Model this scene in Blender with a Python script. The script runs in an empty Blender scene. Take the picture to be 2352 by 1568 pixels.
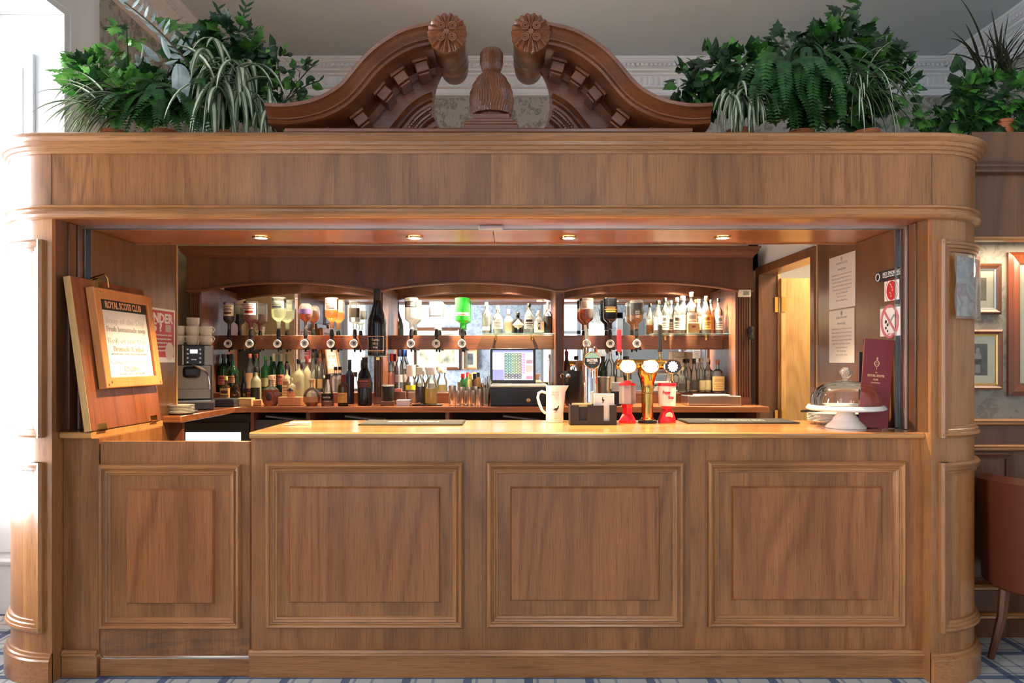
import bpy, bmesh, math, random
from mathutils import Vector, Matrix, Euler
random.seed(7)
SC = bpy.context.scene
COL = SC.collection
PI = math.pi
# ---------------------------------------------------------------- camera
F = 1680.0; CY = -3.28; H = 1.412          # focal length in px, camera Y, eye height
cam_d = bpy.data.cameras.new('camera'); cam = bpy.data.objects.new('camera', cam_d); COL.objects.link(cam)
cam.location = (0, CY, H); cam.rotation_euler = (PI/2, 0, 0)
cam_d.sensor_width = 36; cam_d.lens = F*36/2352; cam_d.shift_y = 46/2352; cam_d.clip_start = .05
SC.camera = cam
# ---------------------------------------------------------------- world, daylight, exposure
SC.view_settings.view_transform = 'Standard'; SC.view_settings.look = 'None'
SC.view_settings.exposure = 0.46; SC.view_settings.gamma = 1; SC.view_settings.use_curve_mapping = False
w = bpy.data.worlds.new('world'); SC.world = w; w.use_nodes = True
w.node_tree.nodes['Background'].inputs[0].default_value = (.86, .93, 1, 1)
w.node_tree.nodes['Background'].inputs[1].default_value = 1.6

def lamp(name, kind, loc, rot, energy, color, **kw):
    d = bpy.data.lights.new(name, kind); d.energy = energy; d.color = color
    for k, v in kw.items(): setattr(d, k, v)
    o = bpy.data.objects.new(name, d); COL.objects.link(o); o.location = loc; o.rotation_euler = rot
    return o
DAY = (.94, .97, 1.0)
# daylight coming in at the two tall windows of the left wall and the two of the rear wall
lamp('daylight_window', 'AREA', (-3.5, .02, 1.7), (0, -PI/2-.3, 0), 230, DAY, shape='RECTANGLE', size=2.9, size_y=1.4)
lamp('daylight_window', 'AREA', (-3.5, -3.75, 1.9), (0, -PI/2-.05, .12), 640, DAY, shape='RECTANGLE', size=2.9, size_y=1.4)
lamp('daylight_window', 'AREA', (.85, -5.3, 2.0), (PI/2, 0, 0), 26, DAY, shape='RECTANGLE', size=.8, size_y=2.6)
lamp('daylight_window', 'AREA', (3.25, -5.3, 2.0), (PI/2, 0, 0), 8, DAY, shape='RECTANGLE', size=.5, size_y=2.6)
WARM = (1.0, .74, .44)
SOFFIT_Z = 2.045

def PX(px, Y): return (px-1176)*(Y-CY)/F
def PZ(py, Y): return H+(830-py)*(Y-CY)/F

# ---------------------------------------------------------------- materials
class G:
    def __init__(s, name):
        s.m = bpy.data.materials.new(name); s.m.use_nodes = True; s.t = s.m.node_tree
        s.b = s.t.nodes['Principled BSDF']; s.out = s.t.nodes['Material Output']
    def n(s, ty, attrs=None, **inp):
        x = s.t.nodes.new('ShaderNode'+ty)
        for k, v in (attrs or {}).items(): setattr(x, k, v)
        for k, v in inp.items():
            k = k.replace('_', ' ')
            if k.startswith('i') and k[1:].isdigit(): k = int(k[1:])
            s.set(x.inputs[k], v)
        return x
    def set(s, sock, v):
        if isinstance(v, bpy.types.NodeSocket): s.t.links.new(v, sock)
        elif isinstance(v, bpy.types.Node): s.t.links.new(v.outputs[0], sock)
        else:
            if sock.type == 'RGBA' and len(v) == 3: v = (*v, 1)
            sock.default_value = v
    def p(s, **kw):
        for k, v in kw.items(): s.set(s.b.inputs[k.replace('_', ' ')], v)
        return s
    def math(s, op, a, b=0, c=0): return s.n('Math', {'operation': op}, i0=a, i1=b, i2=c).outputs[0]
    def mix(s, f, a, b, mode='MIX'):
        x = s.t.nodes.new('ShaderNodeMix'); x.data_type = 'RGBA'; x.blend_type = mode
        s.set(x.inputs[0], f); s.set(x.inputs[6], a); s.set(x.inputs[7], b); return x.outputs[2]
    def ramp(s, f, stops, interp='LINEAR'):
        x = s.t.nodes.new('ShaderNodeValToRGB'); s.set(x.inputs[0], f); x.color_ramp.interpolation = interp
        e = x.color_ramp.elements
        while len(e) < len(stops): e.new(.5)
        for i, (p_, c) in enumerate(stops):
            e[i].position = p_; e[i].color = (*c, 1) if len(c) == 3 else c
        return x.outputs[0]
    def obj(s): return s.n('TexCoord').outputs['Object']
    def mapped(s, scale, loc=(0, 0, 0), rot=(0, 0, 0)):
        return s.n('Mapping', Vector=s.obj(), Scale=scale, Location=loc, Rotation=rot).outputs[0]
    def bump(s, h, strength=.2, dist=.002): s.set(s.b.inputs['Normal'], s.n('Bump', Height=h, Strength=strength, Distance=dist).outputs[0])

def srgb(r, g, b):
    f = lambda v: (v/255/12.92) if v/255 <= .04045 else ((v/255+.055)/1.055)**2.4
    return (f(r), f(g), f(b))
_mc = {}
def flat(name, col, rough=.5, metal=0, **kw):
    if name in _mc: return _mc[name]
    g = G(name)
    nz = g.n('TexNoise', Vector=g.obj(), Scale=35., Detail=3.)
    c = g.mix(g.math('MULTIPLY', nz.outputs[0], .22), col, tuple(v*.72 for v in col))
    g.p(Base_Color=c, Roughness=rough, Metallic=metal, **kw); _mc[name] = g.m; return g.m

def wood(name, c1, c2, cp, axis='Z', rough=.32, board=.23, fig=1., coat=.35, tone=.16, pore=.4, wear=False):
    if name in _mc: return _mc[name]
    g = G(name)
    co = g.obj(); s = g.n('SeparateXYZ', Vector=co)
    ia = {'X': 0, 'Y': 1, 'Z': 2}[axis]
    across = s.outputs[{'X': 2, 'Y': 0, 'Z': 0}[axis]]
    idx = g.math('FLOOR', g.math('DIVIDE', across, board))
    rnd = g.n('TexWhiteNoise', {'noise_dimensions': '1D'}, W=idx).outputs[0]
    off = g.math('MULTIPLY', rnd, 9.0)
    cb = g.n('CombineXYZ', X=off, Y=g.math('MULTIPLY', rnd, 3.), Z=g.math('MULTIPLY', rnd, 17.)).outputs[0]
    v0 = g.n('VectorMath', {'operation': 'ADD'}, i0=co, i1=cb).outputs[0]
    def sc(a, l):
        v = [a, a, a]; v[ia] = l
        return g.n('VectorMath', {'operation': 'MULTIPLY'}, i0=v0, i1=tuple(v)).outputs[0]
    big = g.n('TexNoise', Vector=sc(2.6, .42), Scale=1., Detail=1.5, Roughness=.45, Distortion=.25).outputs[0]
    ring = g.math('ADD', g.math('MULTIPLY', g.math('SINE', g.math('MULTIPLY', big, 62.*fig)), .5), .5)
    ring = g.math('POWER', ring, 2.2)
    blotch = g.n('TexNoise', Vector=sc(3.2, .8), Scale=1., Detail=2.).outputs[0]
    fib = g.n('TexNoise', Vector=sc(95., 2.2), Scale=1., Detail=5., Roughness=.62).outputs[0]
    por = g.n('TexNoise', Vector=sc(330., 9.), Scale=1., Detail=2.).outputs[0]
    f = g.math('ADD', g.math('MULTIPLY', ring, .25), g.math('MULTIPLY', fib, .62))
    col = g.ramp(f, [(.18, c1), (.75, c2)])
    col = g.mix(g.ramp(blotch, [(.38, (0, 0, 0)), (.7, (.24, .24, .24))]), col, tuple(a*.62 for a in c2))
    tonev = g.math('ADD', g.math('MULTIPLY', g.math('SUBTRACT', rnd, .5), tone*2), 1.0)
    col = g.mix(1., col, g.n('CombineXYZ', X=tonev, Y=tonev, Z=tonev).outputs[0], 'MULTIPLY')
    pm = g.ramp(por, [(.52, (0, 0, 0)), (.66, (pore, pore, pore))])
    col = g.mix(pm, col, cp)
    if wear:   # scuffed, darkened wood where feet kick it
        sz = g.math('SUBTRACT', .16, s.outputs[2])
        wn = g.n('TexNoise', Vector=g.mapped((7, 7, 34)), Scale=1., Detail=5., Roughness=.7).outputs[0]
        wm = g.math('MULTIPLY', g.ramp(wn, [(.46, (0, 0, 0)), (.62, (1, 1, 1))]), g.ramp(g.math('MULTIPLY', sz, 7.), [(0, (0, 0, 0)), (.7, (.55, .55, .55))]))
        col = g.mix(wm, col, (.05, .035, .03))
    g.p(Base_Color=col, Roughness=rough, Coat_Weight=coat, Coat_Roughness=.22)
    g.bump(fib, .12, .001)
    _mc[name] = g.m; return g.m

OA, OB, OP = srgb(172, 113, 64), srgb(120, 73, 38), srgb(58, 32, 16)
W_oakV = wood('oak veneer upright grain', OA, OB, OP, 'Z')
W_oakH = wood('oak moulding long grain', srgb(184, 125, 73), srgb(134, 84, 46), OP, 'X', board=3., fig=.5, tone=.05, rough=.28, coat=.5)
W_oakM = wood('oak moulding upright', srgb(184, 125, 73), srgb(134, 84, 46), OP, 'Z', board=3., fig=.5, tone=.05, rough=.28, coat=.5)
W_panel = wood('figured oak panel', srgb(172, 109, 60), srgb(121, 70, 36), OP, 'Z', board=.31, fig=1.25, tone=.06)
W_gate = wood('worn oak gate', OA, OB, OP, 'Z', board=.4, wear=True)
W_top = wood('varnished counter wood', srgb(205, 150, 88), srgb(160, 100, 50), srgb(96, 52, 26), 'X', board=.16, fig=.6, rough=.16, coat=.8, tone=.07)
W_dark = wood('dark stained oak', srgb(120, 76, 50), srgb(76, 44, 28), srgb(36, 20, 14), 'Z', rough=.34)
W_back = wood('reddish back bar wood', srgb(126, 76, 50), srgb(80, 45, 29), srgb(50, 26, 18), 'Z', board=.4, fig=.6, rough=.4, coat=.12)
W_backH = wood('reddish back bar long grain', srgb(130, 78, 52), srgb(84, 46, 30), srgb(50, 26, 18), 'X', board=3., fig=.6, rough=.36, coat=.2)
W_mahog = wood('carved mahogany', srgb(152, 84, 46), srgb(94, 46, 24), srgb(40, 20, 12), 'X', board=3., fig=.5, rough=.3, coat=.4, tone=.04)
W_flap = wood('orange varnished flap', srgb(166, 94, 50), srgb(114, 60, 30), srgb(74, 32, 16), 'Z', board=.3, rough=.2, coat=.7, fig=.8)
W_pine = wood('pine frame', srgb(222, 152, 86), srgb(180, 104, 50), srgb(120, 60, 26), 'Z', board=1., rough=.4, fig=.5)
W_door = wood('pale oak door', srgb(224, 178, 112), srgb(188, 138, 76), srgb(140, 92, 44), 'Z', board=.5, rough=.4)
W_side = wood('side panel veneer', srgb(126, 84, 48), srgb(90, 56, 30), srgb(50, 30, 16), 'Z', board=.34, rough=.3)
W_soffit = wood('polished soffit board', srgb(170, 104, 56), srgb(120, 68, 34), srgb(76, 40, 20), 'X', board=1., rough=.3, coat=.35, fig=.4)
W_trough = wood('planter box wood', srgb(160, 92, 50), srgb(112, 58, 30), srgb(60, 30, 16), 'X', board=1.)
white = flat('white gloss paint', (.82, .83, .84), .35)
creamp = flat('cream painted wall', srgb(228, 208, 170), .55)
alu = flat('brushed aluminium', (.62, .61, .60), .32, 1)
steel = flat('stainless steel', (.74, .73, .71), .2, 1)
chrome = flat('polished chrome', (.86, .86, .87), .06, 1)
brass = flat('polished brass', srgb(214, 170, 92), .14, 1)
black = flat('black plastic', (.012, .012, .013), .35)
blackm = flat('matt black rubber', (.016, .016, .018), .7)
charc = flat('charcoal plastic', (.05, .05, .055), .4)
paper = flat('white paper', (.84, .83, .80), .55)
lampaper = flat('laminated notice paper', (.72, .66, .60), .25)
ink = flat('black print', (.02, .02, .02), .6)
greyink = flat('grey print', (.34, .33, .31), .6)
ceram = flat('white china', (.84, .83, .80), .12)
cream = flat('cream plastic', srgb(232, 222, 198), .35)
redp = flat('red plastic', srgb(206, 28, 40), .3)
redprint = flat('red print', srgb(190, 32, 48), .5)
burg = flat('burgundy menu cover', srgb(120, 36, 42), .42)
gold = flat('gold print', srgb(222, 176, 130), .4, .3)
leather = flat('red brown leather', srgb(92, 42, 27), .38)
terra = flat('terracotta clay', srgb(176, 98, 58), .8)
peach = flat('pale card', srgb(226, 168, 120), .6)

def emit(name, col, st):
    if name in _mc: return _mc[name]
    g = G(name); g.p(Base_Color=col, Emission_Color=col, Emission_Strength=st); _mc[name] = g.m; return g.m
def glass(name, col=(1, 1, 1), rough=.02, body=.0, refl=1., edge=.55):
    if name in _mc: return _mc[name]
    g = G(name)
    lw = g.n('LayerWeight', Blend=.35)
    c2 = tuple(v*v*edge+v*.2 for v in col)
    tcol = g.mix(g.math('POWER', lw.outputs[1], 2.), col, c2)
    tr = g.n('BsdfTransparent', Color=tcol); gl = g.n('BsdfGlossy', Color=(1, 1, 1), Roughness=rough)
    fr = g.math('MULTIPLY', g.n('Fresnel', IOR=1.5).outputs[0], refl)
    base = tr.outputs[0]
    if body:
        df = g.n('BsdfDiffuse', Color=col); tl = g.n('BsdfTranslucent', Color=col)
        dd = g.n('MixShader', i0=.5, i1=df.outputs[0], i2=tl.outputs[0])
        base = g.n('MixShader', i0=body, i1=tr.outputs[0], i2=dd.outputs[0]).outputs[0]
    mx = g.n('MixShader', i0=fr, i1=base, i2=gl.outputs[0])
    g.t.links.new(mx.outputs[0], g.out.inputs[0]); _mc[name] = g.m; return g.m
g_clear = glass('clear bottle glass', (.93, .95, .93), body=.10)
g_frost = glass('frosted bottle glass', (.9, .92, .92), .25, body=.6)
g_green = glass('green bottle glass', (.10, .62, .16), body=.22)
g_dgreen = glass('dark green bottle glass', (.02, .12, .04), body=.45)
g_brown = glass('brown bottle glass', (.22, .09, .03), body=.4)
g_black = flat('black bottle glass', (.008, .008, .010), .08)
g_dome = glass('clear cake dome glass', (.985, .975, .96), .01, refl=1.3, edge=.72)
g_shelf = glass('greenish shelf glass', (.80, .92, .86), .02, body=.08)
g_yel = glass('pale yellow bottle glass', (.86, .84, .60), .15, body=.5)
LQ = dict(whisky=glass('whisky', (.80, .52, .28), body=.16, refl=.3), red=glass('red spirit', (.55, .05, .06), body=.4, refl=.3),
          clear=glass('clear spirit', (.95, .97, .97), body=.04, refl=.5), dark=flat('dark liqueur', (.02, .008, .006), .1),
          gold=glass('golden juice', (.88, .74, .22), body=.5, refl=.3), amber=glass('amber cognac', (.60, .26, .12), body=.22, refl=.3),
          green=glass('green tinted gin', (.25, .85, .30), body=.3, refl=.3), lime=glass('pale lime cordial', (.86, .88, .74), body=.14, refl=.3),
          rose=glass('rose vermouth', (.66, .20, .20), body=.32, refl=.3), white=flat('milky white', (.85, .84, .8), .2))

def mirror_mat():
    g = G('mirror silvering'); g.p(Base_Color=(.86, .87, .86), Metallic=1., Roughness=.015); return g.m
g_mirror = mirror_mat()

def wallpaper(name, a, b):
    g = G(name); v = g.mapped((1, 1, 1))
    n1 = g.n('TexNoise', Vector=v, Scale=11., Detail=2.5, Distortion=1.6).outputs[0]
    n2 = g.n('TexNoise', Vector=g.mapped((1, 1, 1), (5, 3, 1)), Scale=30., Detail=2., Distortion=.8).outputs[0]
    m = g.math('MULTIPLY', g.ramp(n1, [(.5, (0, 0, 0)), (.53, (1, 1, 1))]), g.ramp(n2, [(.40, (.25, .25, .25)), (.5, (1, 1, 1))]))
    w_ = g.n('TexNoise', Vector=g.mapped((2, 2, 160)), Scale=1., Detail=2.).outputs[0]
    c = g.mix(m, a, b); c = g.mix(g.math('MULTIPLY', w_, .16), c, tuple(x*.5 for x in a))
    g.p(Base_Color=c, Roughness=.55); return g.m
wp = wallpaper('grey leaf wallpaper', srgb(178, 176, 168), srgb(138, 134, 124))
wp_blue = wallpaper('blue grey leaf wallpaper', srgb(186, 194, 204), srgb(150, 162, 178))

def carpet():
    g = G('blue and cream tartan carpet'); s = g.n('SeparateXYZ', Vector=g.obj())
    def stripes(c, per, ph):
        f = g.math('FRACT', g.math('ADD', g.math('DIVIDE', c, per), ph))
        return g.ramp(f, [(0, (.92, .92, .92)), (.30, (.30, .30, .30)), (.44, (.95, .95, .95)), (.50, (.55, .55, .55)), (.54, (1, 1, 1)), (.78, (.62, .62, .62)), (.83, (1, 1, 1))], 'CONSTANT')
    a = stripes(s.outputs[0], .27, .1); b = stripes(s.outputs[1], .27, .4)
    m = g.mix(1., a, b, 'MULTIPLY')
    col = g.ramp(g.n('RGBToBW', Color=m).outputs[0], [(.05, srgb(44, 58, 92)), (.35, srgb(92, 108, 140)), (.65, srgb(160, 164, 170)), (1, srgb(206, 204, 198))])
    nz = g.n('TexNoise', Vector=g.obj(), Scale=420., Detail=2.).outputs[0]
    col = g.mix(g.math('MULTIPLY', nz, .4), col, srgb(110, 112, 118))
    g.p(Base_Color=col, Roughness=.95); g.bump(nz, .5, .004); return g.m
m_carpet = carpet()

def leafmat(name, a, b, edge=None):
    g = G(name)
    n = g.n('TexNoise', Vector=g.obj(), Scale=16., Detail=2.).outputs[0]
    c = g.ramp(n, [(.35, a), (.65, b)])
    g.p(Base_Color=c, Roughness=.34, Subsurface_Weight=0.)
    tl = g.n('BsdfTranslucent', Color=c)
    mx = g.n('MixShader', i0=.18, i1=g.b.outputs[0], i2=tl.outputs[0]); g.t.links.new(mx.outputs[0], g.out.inputs[0])
    return g.m
L_mid = leafmat('ivy leaf green', srgb(44, 92, 34), srgb(86, 142, 56))
L_bright = leafmat('bright maple leaf green', srgb(60, 130, 46), srgb(130, 186, 88))
L_dark = leafmat('dark leaf green', srgb(22, 48, 26), srgb(46, 84, 42))
L_fern = leafmat('fern green', srgb(30, 70, 30), srgb(62, 108, 48))
L_cream = leafmat('cream strap leaf', srgb(196, 200, 168), srgb(226, 226, 200))
L_strapg = leafmat('strap leaf edge green', srgb(70, 92, 66), srgb(104, 124, 92))
L_silver = leafmat('silvery leaf', srgb(150, 168, 166), srgb(206, 216, 214))
L_spike = leafmat('spiky dark leaf', srgb(26, 34, 22), srgb(56, 54, 34))
stemm = flat('plant stem', srgb(84, 66, 44), .7)

# ---------------------------------------------------------------- mesh helpers
class MB:
    def __init__(s): s.b = bmesh.new(); s.mi = 0
    def mat(s, i): s.mi = i; return s
    def face(s, vs):
        try:
            f = s.b.faces.new(vs); f.material_index = s.mi; return f
        except ValueError: return None
    def V(s, *p): return s.b.verts.new(p if len(p) == 3 else p[0])
    def box(s, x0, x1, y0, y1, z0, z1, M=None):
        P = [(x0, y0, z0), (x1, y0, z0), (x1, y1, z0), (x0, y1, z0), (x0, y0, z1), (x1, y0, z1), (x1, y1, z1), (x0, y1, z1)]
        v = [s.V(*(M @ Vector(p) if M else p)) for p in P]
        for q in ((0, 3, 2, 1), (4, 5, 6, 7), (0, 1, 5, 4), (1, 2, 6, 5), (2, 3, 7, 6), (3, 0, 4, 7)): s.face([v[i] for i in q])
        return s
    def grid(s, rows, cu=False, cv=False):
        R = [[s.V(*p) for p in r] for r in rows]
        n, m = len(R), len(R[0])
        for i in range(n if cu else n-1):
            for j in range(m if cv else m-1):
                s.face([R[i][j], R[(i+1) % n][j], R[(i+1) % n][(j+1) % m], R[i][(j+1) % m]])
        return R
    def cap(s, ring): s.face(ring)
    def lathe(s, prof, seg=24, c=(0, 0, 0), sq=0, M=None, sy=1., mod=None):
        rows = []
        for r, z in prof:
            row = []
            for k in range(seg):
                t = 2*PI*k/seg; cx, cy = math.cos(t), math.sin(t)
                q = r
                if sq: q = r/((abs(cx)**sq+abs(cy)**sq)**(1/sq))
                if mod: q = mod(q, t, z)
                p = Vector((c[0]+q*cx, c[1]+q*cy*sy, c[2]+z))
                row.append(M @ p if M else p)
            rows.append(row)
        R = s.grid(rows, cv=True)
        if prof[0][0] > 1e-5: s.cap(R[0][::-1])
        if prof[-1][0] > 1e-5: s.cap(R[-1])
        return s
    def tube(s, pts, rad, seg=8, caps=True):
        pts = [Vector(p) for p in pts]; n = len(pts)
        if not isinstance(rad, (list, tuple)): rad = [rad]*n
        rows = []; up = None
        for i, p in enumerate(pts):
            d = (pts[min(i+1, n-1)]-pts[max(i-1, 0)]).normalized()
            if up is None: up = Vector((0, 0, 1)) if abs(d.z) < .9 else Vector((1, 0, 0))
            a = d.cross(up).normalized(); b = d.cross(a).normalized(); up = a.cross(d)*1
            rows.append([p+(a*math.cos(2*PI*k/seg)+b*math.sin(2*PI*k/seg))*rad[i] for k in range(seg)])
        R = s.grid(rows, cv=True)
        if caps: s.cap(R[0]); s.cap(R[-1][::-1])
        return s
    def prism(s, pts, fn, a, b):
        """pts 2D outline; fn(u,v,w)->xyz; extruded w from a to b"""
        A = [s.V(*fn(u, v, a)) for u, v in pts]; B = [s.V(*fn(u, v, b)) for u, v in pts]
        n = len(pts)
        if n > 4:
            from mathutils.geometry import tessellate_polygon
            for t in tessellate_polygon([[Vector((u, v, 0)) for u, v in pts]]): s.face([A[i] for i in t]); s.face([B[i] for i in reversed(t)])
        else: s.face(A[::-1]); s.face(B)
        for i in range(n): s.face([A[i], A[(i+1) % n], B[(i+1) % n], B[i]])
        return s
    def sweep(s, path, prof, closed=False, capends=True):
        """path [(pos, out, up)] frames; prof [(o,u)] closed section"""
        rows = [[Vector(p)+Vector(o)*a+Vector(u)*b for a, b in prof] for p, o, u in path]
        R = s.grid(rows, cu=closed, cv=True)
        if not closed and capends: s.cap(R[0]); s.cap(R[-1][::-1])
        return s
    def frame(s, x0, x1, z0, z1, prof, fn=None, sidemi=0):
        """mitred rectangular moulding in the XZ plane; prof [(inset, forward)]"""
        fn = fn or (lambda u, v, w: (u, -w, v))
        rows = []
        for i in range(4):
            row = []
            for ins, fw in prof:
                u = (x0+ins) if i in (0, 3) else (x1-ins); v = (z0+ins) if i in (0, 1) else (z1-ins)
                row.append(fn(u, v, fw))
            rows.append(row)
        for i in range(4):
            s.mi = sidemi if i in (1, 3) else 0
            s.grid([rows[i], rows[(i+1) % 4]], cv=True)
        s.mi = 0; return s
    def text(s, body, size, fn, sx=1., align='CENTER', ext=.0006, bold=0., w=None):
        c = bpy.data.curves.new('t', 'FONT'); c.body = body; c.size = size; c.align_x = align; c.align_y = 'CENTER'
        c.extrude = ext; c.offset = bold; c.resolution_u = 2
        o = bpy.data.objects.new('t', c); COL.objects.link(o)
        dg = bpy.context.evaluated_depsgraph_get(); me = bpy.data.meshes.new_from_object(o.evaluated_get(dg))
        bpy.data.objects.remove(o); bpy.data.curves.remove(c)
        if w and len(me.vertices):
            xs = [v.co.x for v in me.vertices]; sx = w/(max(xs)-min(xs)+1e-9)
        vs = [s.V(*fn(v.co.x*sx, v.co.y, v.co.z)) for v in me.vertices]
        for p_ in me.polygons: s.face([vs[i] for i in p_.vertices])
        bpy.data.meshes.remove(me); return s
    def done(s, name, mats, parent=None, world=False, bevel=0, smooth=True, M=None):
        bm = s.b
        if M is not None: bm.transform(M)
        if parent is not None and world:
            bpy.context.view_layer.update(); bm.transform(parent_matrix(parent).inverted())
        bm.normal_update(); bmesh.ops.recalc_face_normals(bm, faces=bm.faces[:])
        if smooth:
            for f in bm.faces: f.smooth = True
            for e in bm.edges:
                if len(e.link_faces) == 2 and e.calc_face_angle(0) > .62: e.smooth = False
        me = bpy.data.meshes.new(name); bm.to_mesh(me); bm.free()
        if not isinstance(mats, (list, tuple)): mats = [mats]
        for m_ in mats: me.materials.append(m_)
        o = bpy.data.objects.new(name, me); COL.objects.link(o)
        if parent is not None: o.parent = parent
        if bevel:
            b = o.modifiers.new('bevel', 'BEVEL'); b.width = bevel; b.segments = 2; b.limit_method = 'ANGLE'; b.angle_limit = .7
        return o
def parent_matrix(o):
    m = Matrix.Identity(4)
    while o is not None:
        m = Matrix.LocRotScale(o.location, o.rotation_euler, o.scale) @ m; o = o.parent
    return m
def thing(name, label, cat, loc=(0, 0, 0), rot=(0, 0, 0), group=None):
    o = bpy.data.objects.new(name, None); COL.objects.link(o); o.empty_display_size = .05
    o.location = loc; o.rotation_euler = rot if isinstance(rot, (tuple, list)) else (0, 0, rot)
    o['label'] = label; o['category'] = cat
    if group: o['group'] = group
    return o
def tag(o, label, cat, group=None):
    o['label'] = label; o['category'] = cat
    if group: o['group'] = group
    return o
def struct(name, mb, mats, label=None, cat=None, **kw):
    o = mb.done(name, mats, **kw); o['kind'] = 'structure'
    if label: o['label'] = label
    if cat: o['category'] = cat
    return o
def shift(o, loc):
    """give a world-built single mesh its own origin"""
    o.data.transform(Matrix.Translation(-Vector(loc))); o.location = loc; return o
# ================================================================ ROOM SHELL
XL_, XR_, YB, YR, ZC = -2.51, 3.78, 3.0, -4.6, 3.97
struct('floor', MB().box(-3.2, 4.0, -5.1, 3.2, -.1, 0), m_carpet, 'blue, grey and cream tartan carpet')
ceil_m = flat('ceiling paint', (.56, .64, .68), .6)
struct('ceiling', MB().box(-3.2, 4.0, -5.1, 3.2, ZC, ZC+.1), ceil_m)
struct('wall_back', MB().box(XL_, 4.0, YB, YB+.2, 0, ZC), wp, 'grey leaf patterned wallpaper wall')
struct('wall_right', MB().box(XR_, 4.0, -5.1, YB, 0, ZC), wp)
WH = 3.38
wl = MB()
for a, b in ((-5.1, -4.4), (-3.1, -.68), (.85, 3.2)): wl.box(-3.2, XL_, a, b, 0, ZC)
for a, b in ((-4.4, -3.1), (-.68, .85)): wl.box(-3.2, XL_, a, b, WH, ZC)
struct('wall_left', wl, wp)
RW = [(.5, 1.2, .95, 2.9), (3.0, 3.5, .9, 2.9)]
wr = MB(); xs = [-3.2, .5, 1.2, 3.0, 3.5, 4.0]
for i in (0, 2, 4): wr.box(xs[i], xs[i+1], YR-.4, YR, 0, ZC)
for x0, x1, z0, z1 in RW: wr.box(x0, x1, YR-.4, YR, 0, z0); wr.box(x0, x1, YR-.4, YR, z1, ZC)
struct('wall_rear', wr, wp_blue)
def window(n, fn, u0, u1, v0, v1):
    """sash window: frame, glazing bars, pane. fn(u, depth, v)"""
    def bx(mb, a0, a1, d0, d1, b0, b1):
        p, q = fn(a0, d0, b0), fn(a1, d1, b1)
        mb.box(min(p[0], q[0]), max(p[0], q[0]), min(p[1], q[1]), max(p[1], q[1]), min(p[2], q[2]), max(p[2], q[2]))
    f = MB()
    for a, b, c, d in ((u0, u0+.06, v0, v1), (u1-.06, u1, v0, v1), (u0, u1, v0, v0+.08), (u0, u1, v1-.08, v1), (u0, u1, (v0+v1)/2-.03, (v0+v1)/2+.03)):
        bx(f, a, b, 0, .05, c, d)
    bx(f, (u0+u1)/2-.012, (u0+u1)/2+.012, .01, .04, v0, v1)
    o = struct('window_%d' % n, f, white)
    g = MB(); bx(g, u0+.05, u1-.05, .02, .026, v0+.05, v1-.05); g.done('pane', glass('window pane', (.98, .99, 1)), o)
window(1, lambda u, d, v: (-3.1+d, u, v), -.62, .79, .5, WH-.04)
window(2, lambda u, d, v: (-3.1+d, u, v), -4.36, -3.14, .5, WH-.04)
for i, (x0, x1, z0, z1) in enumerate(RW): window(3+i, lambda u, d, v: (u, YR-.3+d, v), x0, x1, z0, z1)
# window apron, recess linings and architraves of the left wall
tr = MB()
for a, b in ((-.62, .79), (-4.36, -3.14)): tr.box(-3.16, -3.04, a, b, 0, .5)
struct('trim_1', tr, white)
def jamb(n, y, sgn):
    m = MB()
    y0, y1 = (y-.045, y) if sgn > 0 else (y, y+.045)
    m.box(-3.12, XL_+.012, y0, y1, 0, WH-.03)
    yy = y0 if sgn > 0 else y1
    for z0, z1 in ((.28, .78), (.95, 1.55), (1.72, 3.12)):         # raised mouldings and fielded panels on the shutter box
        m.frame(-3.05, -2.66, z0, z1, [(0, 0), (0, .02), (.02, .026), (.035, .012), (.05, .012), (.05, 0)], fn=lambda u, v, w: (u, yy-w*sgn, v))
        m.box(-2.98, -2.73, min(yy, yy-.012*sgn), max(yy, yy-.012*sgn), z0+.07, z1-.07)
    struct('trim_%d' % n, m, white, bevel=.003)
jamb(2, .85, 1); jamb(3, -.68, -1)
head = MB(); head.box(-3.12, XL_+.012, -.68, .85, WH-.03, WH); head.box(-3.12, XL_+.012, -4.4, -3.1, WH-.03, WH)
struct('trim_4', head, white)
def architrave(n, a, b):
    m = MB(); prof = [(0, 0), (0, .02), (.05, .03), (.07, .03), (.13, .045), (.17, .062), (.19, .062), (.19, 0)]
    path = [((XL_, a, 0), (0, -1, 0)), ((XL_, a, WH), (0, -1, 1)), ((XL_, b, WH), (0, 1, 1)), ((XL_, b, 0), (0, 1, 0))]
    m.sweep([(p, o, (1, 0, 0)) for p, o in path], prof)
    struct('trim_%d' % n, m, white, bevel=.002)
architrave(5, -.68, .85); architrave(6, -4.4, -3.1)
m = MB(); m.box(XL_, XL_+.035, 1.075, 1.11, 2.2, ZC-.3); struct('trim_7', m, white)

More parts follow.
